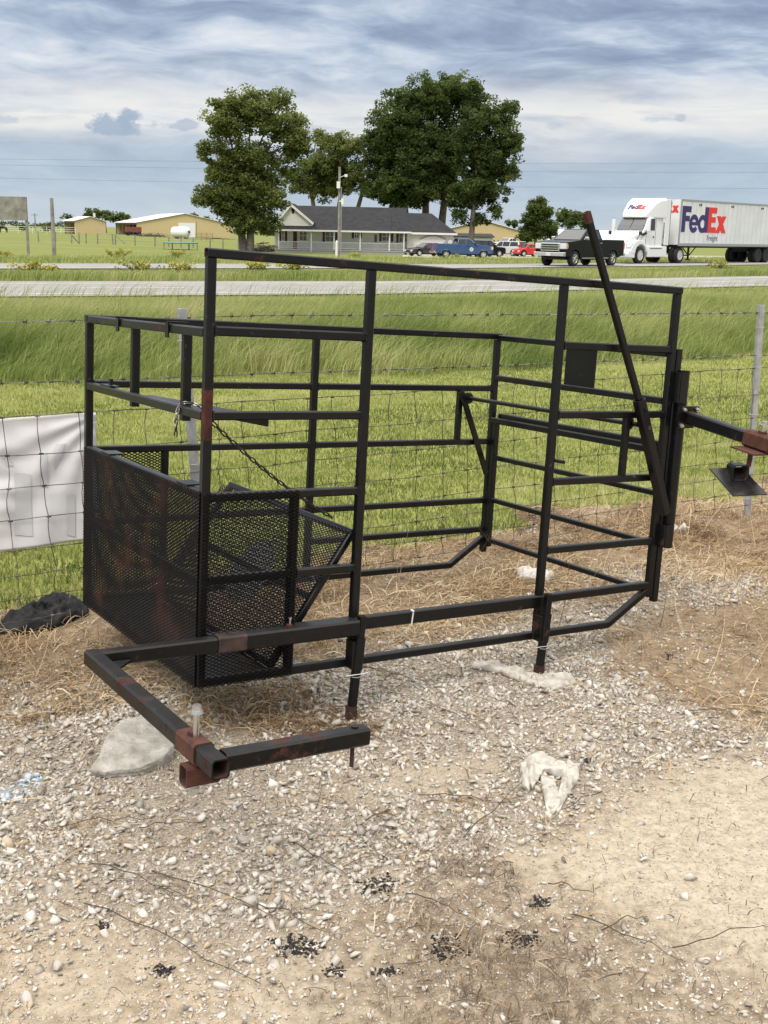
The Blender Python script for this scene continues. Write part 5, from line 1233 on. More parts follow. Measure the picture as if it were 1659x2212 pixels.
hp = place_at(829.5, 135); hs = empty('house', (0, 135, tz(0, 135)), 0, 'white ranch house with charcoal shingle roof, long porch and garage', 'house')
def hx(zx): return dp((900+zx/1.659)*.5486, 530, 135).x
def hz(zy, zx=800): return dp((900+zx/1.659)*.5486, (700+zy/1.659)*.5486, 135).z-tz(0, 135)
EV, RG, DEP = 2.6, 5.45, 9.
xl, xr_, xg = hx(292), hx(1150), hx(1470)
m = MB(); m.box(xl, xr_+.3, 1.6, 1.6+DEP, 0, EV); m.box(xr_+.3, xg, .6, 8.2, 0, EV-.1); wl = m.build('wall', SIDING, hs)
gx0, gx1, gxa = hx(275), hx(552), hx(407)
m = MB()
def roofslab(pts, t=.16): m.slab(*pts, t)
yf, yb, ym = .55, 1.6+DEP+.5, 1.6+DEP/2
# main roof: front and back slopes
roofslab([(gxa,yf,EV+.05),(xr_+.6,yf,EV+.05),(xr_+.2,ym,RG-.05),(gxa,ym,RG)]); roofslab([(gxa,ym,RG),(xr_+.2,ym,RG-.05),(xr_+.6,yb,EV),(gxa,yb,EV)])
# garage roof (hipped right end)
zg = RG-.65; yg = 4.4
roofslab([(xr_-1.5,.1,EV-.05),(xg+.35,.1,EV-.05),(xg-2.5,yg,zg),(xr_-1.5,yg,zg)]); roofslab([(xr_-1.5,yg,zg),(xg-2.5,yg,zg),(xg+.35,8.7,EV-.05),(xr_-1.5,8.7,EV-.05)])
m.slab((xg+.35,.1,EV-.06),(xg+.35,8.7,EV-.06),(xg-2.5,yg+.01,zg-.02),(xg-2.5,yg-.01,zg-.02),.12)
# gable wing on the left
roofslab([(gx0,-.15,EV-.05),(gxa,-.15,RG),(gxa,yb,RG+.01),(gx0,yb,EV-.05)][::-1]); roofslab([(gxa,-.15,RG+.004),(gx1,-.15,EV+.75),(gx1,ym,EV+.75),(gxa,ym,RG+.006)][::-1])
# porch roof strip below the gable
roofslab([(gx0+.5,-.75,EV-.02),(gx1+.35,-.75,EV-.02),(gx1+.2,.35,EV+.62),(gx0+1.2,.35,EV+.62)])
rf_ = m.build('roof', SHING, hs)
m = MB(); m.prism([(gx0+.25,EV-.02),(gx1-.1,EV-.02),(gx1-.1,EV+.70),(gxa,RG-.22)], 'y', .05, .25); gw = m.build('gable_wall', SIDING, hs)
m = MB(); vx, vz = hx(421), hz(222); n_ = 18; m.prism([(vx+.17*math.cos(2*math.pi*i/n_), vz+.34*math.sin(2*math.pi*i/n_)) for i in range(n_)], 'y', 0, .06); m.build('gable_vent', DARKHOLE, gw)
m = MB()
def bar2(a, b, w, t, y): 
    d = Vector((b[0]-a[0], 0, b[1]-a[1])).normalized(); nrm = Vector((-d.z, 0, d.x))*w/2
    A, B = Vector((a[0], y, a[1])), Vector((b[0], y, b[1])); m.slab(A-nrm, B-nrm, B+nrm, A+nrm, t)
bar2((gx0-.02,EV-.12), (gxa,RG-.06), .26, -.12, -.17); bar2((gxa,RG-.06), (gx1+.05,EV+.68), .26, -.12, -.17)
m.box(gx0+.4, xr_+.75, -.83, -.72, EV-.16, EV+.02); m.box(xr_+.75, xg+.4, .03, .11, EV-.26, EV-.04); m.build('fascia', WTRIM, hs)
m = MB(); m.box(gx0+.55, xr_, -.6, 1.6, .28, .42); m.box(gx0+.55, xr_, -.55, -.45, 0, .28); m.build('porch_floor', GREYW, hs)
m = MB(); m.box(gx0+.5, xr_+.75, -.72, 1.6, EV-.13, EV-.08); m.build('porch_ceiling', WTRIM, hs)
m = MB(); m.slab((gx1,-.76,EV+.02),(xr_+.7,-.76,EV+.02),(xr_+.7,.6,EV+.13),(gx1,.6,EV+.13),.05); m.build('porch_roof', SHING, hs)
for px in (330, 541, 690, 860, 1050, 1145):
    x = hx(px); m = MB(); m.box(x-.06, x+.06, -.5, -.38, .42, EV-.13); m.build('porch_post', WTRIM, hs)
m = MB(); x0, x1 = hx(330), hx(1145); m.box(x0, x1, -.47, -.42, 1.22, 1.28); m.box(x0, x1, -.47, -.42, .55, .59)
x = x0
while x < x1: m.box(x-.015, x+.015, -.46, -.43, .59, 1.22); x += .14
m.build('porch_railing', mat('grey_white_rail', (.52, .52, .51), .7), hs)
def house_window(zx0, zx1, zy0, zy1, y=1.6, shutters=True, par=hs):
    x0, x1, z1, z0 = hx(zx0), hx(zx1), hz(zy0, zx0), hz(zy1, zx0)
    m = MB(); m.box(x0, x1, y-.05, y-.002, z0, z1); f = m.build('window', WTRIM, par)
    m = MB(); xm = (x0+x1)/2; zm = (z0+z1)/2
    for a, b in ((x0+.06, xm-.04), (xm+.04, x1-.06)):
        for c, d in ((z0+.06, zm-.03), (zm+.03, z1-.06)): m.box(a, b, y-.062, y-.045, c, d)
    m.build('pane', PANE, f)
    if shutters:
        for s, xx in ((-1, x0), (1, x1)):
            m = MB(); a, b = sorted((xx+s*.04, xx+s*.30)); m.box(a, b, y-.06, y-.002, z0-.03, z1+.03); m.build('shutter', MAROONT, f)
house_window(338, 358, 340, 412); house_window(456, 505, 343, 412, shutters=False); house_window(626, 690, 346, 418); house_window(818, 850, 348, 395); house_window(1000, 1058, 352, 415); house_window(1112, 1165, 354, 422)
for zx0, zx1, dark in ((415, 440, True), (944, 974, False)):
    x0, x1 = hx(zx0), hx(zx1); m = MB(); m.box(x0, x1, 1.54, 1.598, .42, 2.4); d = m.build('door', MAROONT if dark else WTRIM, hs)
    if not dark: m = MB(); m.box(x0+.10, x1-.10, 1.53, 1.542, 1.35, 2.25); m.build('pane', PANE, d)
x0, x1 = hx(1252), hx(1420); m = MB(); k = 14
m.prism([(x0,.02),(x1,.02)]+[(x1+(x0-x1)*i/k, 1.75+.42*math.sin(math.pi*i/k)) for i in range(k+1)], 'y', .54, .598); gd = m.build('garage_door', mat('garage_white', (.70, .70, .69), .6), hs)
m = MB(); m.path([(x1+(x0-x1)*i/k, .53, 1.80+.44*math.sin(math.pi*i/k)) for i in range(k+1)], .06, 6); m.build('door_arch', mat('tan_arch', (.30, .26, .21), .8), gd)
m = MB(); m.path([(hx(541), -.58, EV-.05), (hx(541), -.58, .1)], .05, 6); m.build('downspout', WTRIM, hs)

def barn(name, loc, rz, label, w, ln, eave, apex, wallm, roofm, cat='barn', open_side=False, door=None, seam=None, over=.35):
    """gable end on the local -y face, ridge along +y, left side at -w/2"""
    r = empty(name, loc, rz, label, cat); h = w/2
    m = MB(); m.prism([(-h,0),(h,0),(h,eave),(0,apex),(-h,eave)], 'y', 0, .15); m.prism([(-h,0),(h,0),(h,eave),(0,apex),(-h,eave)], 'y', ln-.15, ln); m.box(h-.15, h, .15, ln-.15, 0, eave-.02)
    if not open_side: m.box(-h, -h+.15, .15, ln-.15, 0, eave-.02)
    wl_ = m.build('wall', wallm, r)
    if open_side:
        m = MB(); m.box(-h+3.5, -h+3.6, .16, ln-.16, 0, eave); m.build('inner_wall', DARKHOLE, r)
        m = MB()
        for k in range(int(ln/3.5)+1): y = .15+k*(ln-.3)/max(1, int(ln/3.5)); m.box(-h, -h+.14, y-.07, y+.07, 0, eave-.02)
        m.box(-h-.02, -h+.1, 0, ln, eave-.35, eave-.03); m.build('support_post', mat('grey_barn_wood', (.2, .17, .14), .9), r)
    sl = (apex-eave)/h; m = MB(); e = eave-sl*over+.06; a = apex+.07
    m.slab((-h-over,-.3,e),(0,-.3,a),(0,ln+.3,a),(-h-over,ln+.3,e),-.10); m.slab((0,-.3,a),(h+over,-.3,e),(h+over,ln+.3,e),(0,ln+.3,a),-.10)
    m.build('roof', roofm, r)
    if door: m = MB(); m.box(door[0], door[1], -.06, -.002, 0, door[2]); m.build('sliding_door', WROOF, r)
    if seam: m = MB(); m.box(seam-.05, seam+.05, -.03, -.002, 0, eave+.6); m.build('downspout', mat('brown_trim', (.2, .14, .08), .7), r)
    return r
def far(u, Y_): p = dp(u, 505, Y_); return (p.x, Y_, tz(p.x, Y_))
z1D = lambda zx: zx/1.659*.5486
barn('long_barn', far(z1D(1210), 258), rad(24), 'long tan metal barn with white roof and a white sliding door', 21.5, 24, 2.9, 5.0, TANM, WROOF, open_side=True, door=(-1.5, 2.3, 3.1), seam=2.6)
barn('open_shed', far(z1D(592), 250), rad(32), 'small tan shed with white roof and dark open front', 6.8, 7.5, 2.7, 3.6, TANM, WROOF, cat='shed', open_side=True)
z3D = lambda zx: (1700+zx/2.37)*.5486
barn('tan_barn', far(z3D(480), 196), rad(-6), 'tan metal barn behind the large right tree', 12.5, 20, 3.1, 4.7, TANM, WROOF)
m = MB(); p = far(z3D(385), 186)
wb = empty('white_outbuilding', p, 0, 'low white outbuilding with dark roof edge behind the garage', 'outbuilding'); m.box(-3.2, 3.2, 0, 6, 0, 2.0); m.build('wall', mat('white_metal_wall', (.68, .69, .70), .6), wb)
m = MB(); m.slab((-3.5,-.3,2.02),(3.5,-.3,2.02),(3.5,6.3,2.5),(-3.5,6.3,2.5),-.12); m.build('roof', SHING, wb)
p = far((2024+480/1.659)*.5486, 205); wt = empty('white_barn', p, rad(-4), 'long low white roofed barn behind the black pickup', 'barn')
m = MB(); m.box(-7.5, 7.5, 0, 10, 0, 1.7); m.build('wall', mat('pale_metal_wall', (.55, .56, .57), .6), wt)
m = MB(); m.slab((-8,-.4,1.72),(8,-.4,1.72),(7.3,5,3.5),(-7.3,5,3.5),-.1); m.slab((-7.3,5,3.5),(7.3,5,3.5),(8,10.4,1.7),(-8,10.4,1.7),-.1); m.build('roof', WROOF, wt)

# tank, gates, wagon and other farm things on the left
p = far(z1D(1180), 232); tk = empty('fuel_tank', p, rad(-28), 'white horizontal storage tank on saddles beside the barn', 'tank')
m = MB(); secs = [(-2.35,.3),(-2.25,.8),(-2.0,1.12),(-1.7,1.2),(1.7,1.2),(2.0,1.12),(2.25,.8),(2.35,.3)]; n_ = 24; vs = [(x, r_*math.cos(2*math.pi*i/n_), 1.45+r_*math.sin(2*math.pi*i/n_)) for x, r_ in secs for i in range(n_)]
fs = [(k*n_+i, k*n_+(i+1)%n_, (k+1)*n_+(i+1)%n_, (k+1)*n_+i) for k in range(len(secs)-1) for i in range(n_)]+[tuple(range(n_)), tuple(range((len(secs)-1)*n_, len(secs)*n_))]
m.add(vs, fs); m.build('tank_shell', WROOF, tk, smooth=True); tk.scale = (.88, .88, .88)
m = MB(); m.box(-1.5,-1.1,-.8,.8,0,.75); m.box(1.1,1.5,-.8,.8,0,.75); m.build('saddle', GREYW, tk); m = MB(); m.cyl((2.3,0,1.55),(2.5,0,1.55),.28,n=16); m.cyl((2.3,-.3,1.0),(2.45,-.3,1.0),.12,n=12); m.build('valve', BLKP, tk)
OLDWOOD = mat('weathered_grey_wood', (.25, .22, .18), .9, build=noisy((.15, .14, .12), (.31, .30, .27), 2.5, .3, .7, .4, .02))
REDM = mat('faded_red_implement', (.19, .055, .04), .8)
p = far(z1D(872), 246); wg = empty('farm_wagon', p, rad(20), 'faded red farm wagon parked in front of the open barn bay', 'wagon')
m = MB(); m.box(-1.6,1.6,-.9,.9,.7,.85); m.box(-1.6,1.6,-.9,-.84,.85,1.8); m.box(-1.6,1.6,.84,.9,.85,1.8); m.box(-1.6,-1.54,-.84,.84,.85,1.8); m.box(1.54,1.6,-.84,.84,.85,1.8); m.build('wagon_box', REDM, wg)
for x in (-1.1, 1.1):
    for s in (1, -1): wheel(wg, x, s*.95, .42, .2, s, BLKP, 5)
p = far(z1D(1178), 138); tp = empty('trampoline', (p[0], p[1], p[2]), 0, 'round backyard trampoline with green padded rim in the field', 'trampoline')
m = MB(); m.path([(2.0*math.cos(a), 2.0*math.sin(a), .8) for a in np.linspace(0, 2*math.pi, 33)[:-1]], .09, 8, closed=True); m.build('rim_pad', mat('teal_pad', (.12, .27, .24), .6), tp); m = MB(); m.cyl((0,0,.78),(0,0,.79),1.95,n=32); m.build('jumping_mat', BLKP, tp)
for k in range(6):
    a = k*math.pi/3+.2; m = MB(); m.tube((1.95*math.cos(a),1.95*math.sin(a),0),(1.95*math.cos(a),1.95*math.sin(a),.75),.06); m.build('leg', BLKP, tp)
p = far(z1D(1332), 222); pg_ = empty('gate_panel', p, rad(5), 'brown tube livestock panel standing before the barn', 'gate')
m = MB()
for k in range(5): m.tube((-1.6,0,.3+.28*k),(1.6,0,.3+.28*k),.05)
m.build('rail', mat('brown_tube', (.13, .09, .06), .7), pg_); m = MB()
for x in (-1.6,-.5,.5,1.6): m.tube((x,.06,0),(x,.06,1.5),.06)
m.build('upright', mat('brown_tube', (.13, .09, .06), .7), pg_)
# field fence
ff = empty('field_fence', far(z1D(700), 150), 0, 'old wooden post and wire field fence crossing the left pasture', 'fence')
fx0 = dp(z1D(700), 505, 150).x; FPX_ = []
for zx, Yd in ((250,142),(360,143),(465,144),(515,145),(560,147),(635,148),(735,150),(752,150),(880,150),(1010,150),(1100,150),(1180,150),(1260,150),(1370,150),(1455,150),(1555,150)):
    x = dp(z1D(zx), 505, Yd).x-fx0; z = tz(x+fx0, Yd)-tz(fx0, 150); FPX_.append((x, Yd-150, z)); m = MB(); m.cyl((x,Yd-150,z-.1),(x+random.uniform(-.06,.06),Yd-150,z+1.35),.085,.075,n=8); m.build('post', OLDWOOD, ff)
m = MB()
for a, b in (((465,144),(515,145)),((752,150),(815,150))):
    x0 = dp(z1D(a[0]),505,a[1]).x-fx0; x1 = dp(z1D(b[0]),505,b[1]).x-fx0; m.tube((x0,a[1]-150,1.2),(x1,b[1]-150,.1),.09)
m.build('brace', OLDWOOD, ff); m = MB()
for h in (.3,.6,.9,1.2): m.path([(x,y-.09,z+h) for x,y,z in FPX_], .008, 4)
m.build('wire', WIRE, ff)
# white pasture fence and the horse at the far left
wf = empty('white_fence', far(40, 244), 0, 'thin pale rail fence in the pasture at far left', 'fence'); m = MB()
for k in range(9): m.tube((-12+k*3,0,0),(-12+k*3,0,1.4),.09)
m.build('post', WTRIM, wf); m = MB()
for h in (.5,.9,1.35): m.tube((-12,-.08,h),(12,-.08,h),.06)
m.build('rail', WTRIM, wf)
def skin_body(name, verts, edges, radii, m_, parent=None, sub=2, root=0):
    me = bpy.data.meshes.new(name); me.from_pydata(verts, edges, []); o = bpy.data.objects.new(name, me); COL.objects.link(o); o.parent = parent
    sk = o.modifiers.new('skin', 'SKIN'); 
    sv = me.skin_vertices[0].data if me.skin_vertices else None
    if sv is None:
        bm = bmesh.new(); bm.from_mesh(me); lay = bm.verts.layers.skin.verify(); bm.to_mesh(me); bm.free(); sv = me.skin_vertices[0].data
    for i, r_ in enumerate(radii):
        r_ = r_ if isinstance(r_, tuple) else (r_, r_); sv[i].radius = r_; sv[i].use_root = (i == root)
    s = o.modifiers.new('sub', 'SUBSURF'); s.levels = sub; s.render_levels = sub; me.materials.append(m_)
    dg = bpy.context.evaluated_depsgraph_get(); ev = o.evaluated_get(dg); nm = bpy.data.meshes.new_from_object(ev)
    o.modifiers.clear(); o.data = nm; nm.polygons.foreach_set('use_smooth', [True]*len(nm.polygons)); return o
HORSE = mat('dark_bay_coat', (.022, .015, .012), .6)
ph = far(6, 236); hr = empty('horse', ph, rad(175), 'dark horse grazing in the pasture at the far left edge', 'horse')
hv_ = [(0,0,1.15),(-.35,0,1.2),(-.7,0,1.22),(.35,0,1.2),(.6,0,1.22),(.95,0,1.05),(1.25,0,.75),(1.4,0,.5),(1.55,0,.25),(-.95,0,1.05),(-1.1,0,.6),
      (-.75,.18,.85),(-.85,.2,.55),(-.8,.2,.08),(-.75,-.18,.85),(-.9,-.2,.55),(-.85,-.2,.08),(.5,.18,.8),(.5,.19,.45),(.5,.19,.08),(.5,-.18,.8),(.55,-.19,.45),(.5,-.19,.08)]
he = [(0,1),(1,2),(0,3),(3,4),(4,5),(5,6),(6,7),(7,8),(2,9),(9,10),(2,11),(11,12),(12,13),(2,14),(14,15),(15,16),(4,17),(17,18),(18,19),(4,20),(20,21),(21,22)]
hrad = [.33,.32,.30,.31,.27,.19,.15,.14,.08,.06,.05,.16,.09,.06,.16,.09,.06,.12,.08,.06,.12,.08,.06]
skin_body('horse_body', hv_, he, hrad, HORSE, hr)
hr.children[0].name = 'body'

# signboard and poles
p = place_at(36, 72); sg = empty('signboard', (p.x, 72, p.z), rad(3), 'blank weathered plywood signboard on posts at the left edge', 'signboard')
def zat(v, u, Y_): return dp(u, v, Y_).z
zt_, zb_ = zat(425, 40, 72)-p.z, zat(476, 40, 72)-p.z
xr2 = dp(57, 450, 72).x-p.x
m = MB(); m.box(xr2-3.2, xr2, -.06, .02, zb_, zt_); m.build('board', OLDWOOD, sg)
for x in (xr2-.06, xr2-3.0):
    m = MB(); m.box(x-.07, x+.07, .022, .16, -.1, zt_); m.build('post', OLDWOOD, sg)
def pole(name, u, Y_, vtop, r_, label, extra=None, group=None):
    p = place_at(u, Y_); o = empty(name, (p.x, Y_, p.z), 0, label, 'pole', group); h = zat(vtop, u, Y_)-p.z
    m = MB(); m.cyl((0,0,-.1),(0,0,h),r_,r_*.8,n=12); m.build('shaft', OLDWOOD, o); return o, h
pole('wooden_pole', 117, 71, 428, .13, 'bare weathered wooden pole standing right of the signboard')
o, h = pole('utility_pole', 732, 90, 360, .115, 'grey wooden utility pole with a yard light before the house porch')
m = MB(); m.box(-.2,.05,-.32,-.14,h-1.6,h-1.1); m.build('meter_box', WTRIM, o)
m = MB(); m.cyl((.25,-.1,h-2.8),(.25,-.1,h-2.35),.12,n=12); m.box(.0,.3,-.16,-.10,h-2.6,h-2.5); m.build('transformer', WTRIM, o)
m = MB(); m.tube((0,-.1,h-.8),(.5,-.1,h-.6),.04); m.cyl((.5,-.1,h-.75),(.5,-.1,h-.55),.12,n=12); m.build('yard_light', WTRIM, o)
m = MB(); m.box(.13,.17,-.05,.05,0,h-1.5); m.build('conduit', GALV, o)
p = place_at(727, 88); bx = empty('marker_post', (p.x, 88, p.z), 0, 'short white marker post at the foot of the utility pole', 'post'); m = MB(); m.cyl((0,0,0),(0,0,1.25),.09,n=10); m.cyl((0,0,1.25),(0,0,1.4),.10,.03,n=10); m.build('shaft', WTRIM, bx)
for u, Y_, vt, lb in ((z1D(240), 300, (700+232/1.659)*.5486, 'thin distant utility pole left of the open shed'), (z1D(620), 310, (700+200/1.659)*.5486, 'distant utility pole with transformer rising before the far treeline'), (z1D(1253), 310, (700+238/1.659)*.5486, 'distant utility pole behind the long barn roof')):
    o, h = pole('utility_pole', u, Y_, vt, .16, lb); m = MB(); m.box(-.9,.9,-.08,.08,h-.5,h-.35); m.build('crossarm', OLDWOOD, o)
    if 'transformer' in lb: m = MB(); m.cyl((.35,-.3,h-2.2),(.35,-.3,h-1.2),.28,n=12); m.build('transformer', WTRIM, o)
CAB = mat('overhead_wire', (.12, .13, .14), .6)
for i, (ya, yb_, d_, lb) in enumerate(((383, 408, 190, 'lowest overhead wire crossing the sky behind the trees'), (356, 372, 200, 'middle overhead wire crossing the sky'), (344, 352, 205, 'highest overhead wire crossing the sky'))):
    A_, B_ = dp(-300, ya-6, d_), dp(1960, yb_, d_); m = MB(); m.path([A_.lerp(B_, t/30)-Vector((0,0,2.2*4*(t/30)*(1-t/30)*.25)) for t in range(31)], .018, 5); tag(m.build('power_line', CAB), lb, 'power line', 'overhead power lines')

# ------------------------------------------------------------------ person by the minivan
p = PA(1066, 138); ps_ = empty('person', p, rad(200), 'person in dark clothes standing beside the silver minivan', 'person')
CLOTH = mat('dark_clothes', (.02, .02, .024), .85); SKINM = mat('skin', (.42, .26, .19), .6); HAIR = mat('dark_hair', (.03, .022, .018), .7)
pv = [(0,0,.95),(0,0,1.15),(0,.0,1.40),(0,0,1.52),(.02,0,1.66),(.02,0,1.74), (0,.10,.90),(.02,.11,.50),(0,.11,.08),(.13,.12,.03), (0,-.10,.90),(.03,-.11,.50),(0,-.11,.08),(.13,-.12,.03), (0,.2,1.42),(-.02,.25,1.15),(.12,.22,.95), (0,-.2,1.42),(-.02,-.25,1.15),(.15,-.2,1.0),(.18,.21,.88),(.21,-.19,.93)]
pe = [(0,1),(1,2),(2,3),(3,4),(4,5),(0,6),(6,7),(7,8),(8,9),(0,10),(10,11),(11,12),(12,13),(2,14),(14,15),(15,16),(2,17),(17,18),(18,19),(16,20),(19,21)]
pr_ = [(.16,.14),(.15,.13),(.17,.13),.06,.095,.08,.095,.07,.05,.045,.095,.07,.05,.045,.07,.05,.038,.07,.05,.038,.035,.035]
b = skin_body('body', pv, pe, pr_, CLOTH, ps_)
b.data.materials.append(SKINM)
for f_ in b.data.polygons:
    c = f_.center
    if c.z > 1.50 or (c.x > .14 and .82 < c.z < 1.0 and abs(c.y) > .15): f_.material_index = 1
m = MB(); n_ = 12
for k, (rz_, z_) in enumerate(((.105,1.66),(.11,1.72),(.09,1.79),(.03,1.82))): m.v += [(-.005+rz_*math.cos(2*math.pi*i/n_), rz_*.9*math.sin(2*math.pi*i/n_), z_+(.03 if math.cos(2*math.pi*i/n_) > .3 and k == 0 else 0)) for i in range(n_)]
m.f = [(k*n_+i, k*n_+(i+1)%n_, (k+1)*n_+(i+1)%n_, (k+1)*n_+i) for k in range(3) for i in range(n_)]+[tuple(range(3*n_,4*n_))]; m.m = [0]*len(m.f); m.build('hair', HAIR, ps_, smooth=True)

# ------------------------------------------------------------------ trees and shrubs
BARK = mat('grey_bark', (.10, .085, .07), .95, build=noisy((.05, .042, .035), (.16, .14, .115), 3, .3, .7, .8, .05))
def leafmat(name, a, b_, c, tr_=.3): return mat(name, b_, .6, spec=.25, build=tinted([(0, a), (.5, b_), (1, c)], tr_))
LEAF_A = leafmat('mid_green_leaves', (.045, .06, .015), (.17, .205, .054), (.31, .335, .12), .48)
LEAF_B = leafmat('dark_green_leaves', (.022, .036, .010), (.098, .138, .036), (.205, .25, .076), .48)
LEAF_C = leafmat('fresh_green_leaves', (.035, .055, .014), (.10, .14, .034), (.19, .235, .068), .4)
FLOW = mat('yellow_mustard_leaves', (.4, .38, .05), .7, build=tinted([(0, (.07, .09, .02)), (.45, (.19, .20, .035)), (.7, (.42, .38, .04)), (1, (.62, .54, .06))], .25))
def leaf_quads(C, R, n, size, tint, flat=.0):
    """n leaf sprays in each clump (centres C, radii R)"""
    k = len(C); idx = np.repeat(np.arange(k), n); N_ = len(idx)
    d = RNG.normal(size=(N_,3)); d /= np.linalg.norm(d, axis=1)[:,None]; rr_ = RNG.random(N_)**(1/2.2)
    P = C[idx]+d*rr_[:,None]*R[idx]
    a = RNG.normal(size=(N_,3)); a[:,2] *= .6; a /= np.linalg.norm(a, axis=1)[:,None]; b_ = np.cross(a, RNG.normal(size=(N_,3))); b_ /= np.linalg.norm(b_, axis=1)[:,None]
    s = size*RNG.uniform(.5, 1.25, N_)[:,None]
    V = np.stack([P-a*s*.6, P+b_*s*.32, P+a*s*.6, P-b_*s*.32], 1)
    t = np.clip(tint[idx]+RNG.normal(0, .14, N_), 0, 1)
    return V.reshape(-1,3), (np.arange(N_)*4)[:,None]+np.arange(4)[None], np.repeat(t, 4)
def tree(name, u, Y_, base_v, lobes, conv, leafm, label, clumps=10, per=34, leaf=.34, cr=.95, trunk_r=.42, trunks=((0, 0),), tone=.45, cat='tree', group=None, gaps=.0, branch=True, zbase=None):
    p = dp(u, base_v, Y_); z0 = tz(p.x, Y_) if zbase is None else zbase
    o = empty(name, (p.x, Y_, z0), 0, label, cat, group); org = Vector((p.x, Y_, z0)); sc = Y_/FPX
    C, R, Tn, cent = [], [], [], []
    for (cx, cy, rx, ry) in lobes:
        U_, V_ = conv(cx, cy); U1, V1 = conv(cx+rx, cy+ry); c = dp(U_, V_, Y_)-org; rx_, ry_ = abs(U1-U_)*sc, abs(V1-V_)*sc; rd = (rx_+ry_)/2
        c.y += random.uniform(-.5, .5)*rd; cent.append((c, rd)); n = max(5, int(clumps*rx_*ry_/1.9))
        lt = random.uniform(-.08, .08)
        for _ in range(n):
            d = RNG.normal(size=3); d /= np.linalg.norm(d); r_ = RNG.uniform(.15, 1.)
            if RNG.random() < gaps: continue
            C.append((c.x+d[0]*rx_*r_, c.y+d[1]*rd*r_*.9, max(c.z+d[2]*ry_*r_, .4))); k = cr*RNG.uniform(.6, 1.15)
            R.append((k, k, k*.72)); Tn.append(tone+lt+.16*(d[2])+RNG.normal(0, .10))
    C, R, Tn = np.array(C), np.array(R), np.array(Tn)
    # pull a few extra sprigs just past the outline so that it looks ragged
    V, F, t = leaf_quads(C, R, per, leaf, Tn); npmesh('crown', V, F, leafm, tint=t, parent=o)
    m = MB(); cz = np.mean([c.z for c, r_ in cent]); rnd = random.Random(int(u))
    for tx, lean in trunks:
        top = Vector((tx+lean, 0, cz*1.05)); pts = [Vector((tx,0,-.3)), Vector((tx,0,.5)), Vector((tx+lean*.25,0,cz*.35)), Vector((tx+lean*.6,.2,cz*.7)), top]
        m.path(pts, [trunk_r*1.5, trunk_r*1.1, trunk_r*.85, trunk_r*.6, trunk_r*.25], 9)
    m.build('trunk', BARK, o, smooth=True)
    if branch:
        m = MB()
        for c, r_ in cent:
            tx, lean = min(trunks, key=lambda q: abs(q[0]+q[1]-c.x)); h0 = max(1.2, min(c.z-.25*abs(c.x)-r_*.4, cz)); f = h0/max(cz, .1)
            s = Vector((tx+lean*min(f,1)*.6, .1, h0)); mid = s.lerp(c, .5)+Vector((0,0,.35*r_))
            m.path([s, mid, c], [trunk_r*.30, trunk_r*.17, trunk_r*.06], 6)
            for k in range(4): e = c+Vector((rnd.uniform(-1,1), rnd.uniform(-1,1), rnd.uniform(-.3,1)))*r_*.85; m.path([mid.lerp(c, .6), c.lerp(e, .5)+Vector((0,0,.1*r_)), e], [trunk_r*.13, trunk_r*.08, trunk_r*.03], 5)
        m.build('limb', BARK, o, smooth=True)
    return o
cz4 = lambda x, y: ((700+x/1.106)*.5486, (200+y/1.106)*.5486)
cz3 = lambda x, y: ((1700+x/2.37)*.5486, (700+y/2.37)*.5486)
cz1 = lambda x, y: (x/1.659*.5486, (700+y/1.659)*.5486)
tree('broad_tree', cz4(315,860)[0], 124, 535, [(310,255,150,80),(420,330,120,95),(205,330,90,90),(190,235,50,50),(280,470,180,100),(140,620,75,60),(330,600,150,95),(500,430,70,105),(250,720,85,50),(340,720,90,55),(410,650,75,50),(440,225,60,50),(170,520,70,70),(110,420,30,50),(520,310,45,50),(300,560,190,110),(290,660,130,60),(285,755,70,42),(385,765,60,38),(200,690,80,45),(540,400,45,70),(100,650,50,40)], cz4, LEAF_A,
     'tall leafy green tree standing left of the white house', clumps=17, per=95, leaf=.29, cr=.85, trunk_r=.42, trunks=((0,.2),(-.75,-1.0)))
tree('thin_tree', cz4(610,820)[0], 160, 530, [(645,395,65,55),(725,420,70,60),(600,510,95,70),(700,520,95,75),(640,600,130,55),(780,560,60,80),(530,590,60,40),(480,560,40,40),(780,420,50,60),(610,360,25,30),(690,480,120,100),(590,570,110,60),(740,570,80,70),(660,560,120,60)], cz4, LEAF_A,
     'thin loose tree behind the middle of the house roof', clumps=13, per=75, leaf=.32, cr=.9, trunk_r=.42, trunks=((0,-1.5),(2.2,1.5),(4.2,3.)), gaps=.12)
tree('broad_tree', cz4(1075,820)[0], 158, 530, [(1115,210,125,105),(1000,215,95,75),(935,330,95,115),(1080,380,170,150),(890,460,80,95),(1000,560,150,95),(1225,195,100,90),(1150,560,110,95),(875,600,60,60),(1290,270,80,100),(1010,650,140,40),(1190,640,70,45),(840,390,35,50),(1060,480,190,140),(1000,600,190,70),(1160,450,130,110),(960,420,130,100)], cz4, LEAF_B,
     'largest dark tree, rising over the right half of the house roof', clumps=17, per=95, leaf=.33, cr=1.0, trunk_r=.6, trunks=((0,0),(2.0,1.2),(-2.2,-2)), tone=.42)
tree('broad_tree', cz4(1276,830)[0], 150, 530, [(1380,290,90,75),(1425,395,80,95),(1310,440,110,120),(1440,540,55,55),(1350,610,105,60),(1255,655,95,40),(1385,700,45,30),(1225,715,50,35),(1300,330,80,90),(1310,730,60,30),(1470,420,40,40),(1450,250,40,35),(1340,520,120,90),(1300,600,130,60),(1380,480,110,80)], cz4, LEAF_B,
     'dark tree with low limbs and bare twigs beside the largest tree', clumps=15, per=85, leaf=.32, cr=.9, trunk_r=.40, trunks=((0,.4),), tone=.38)
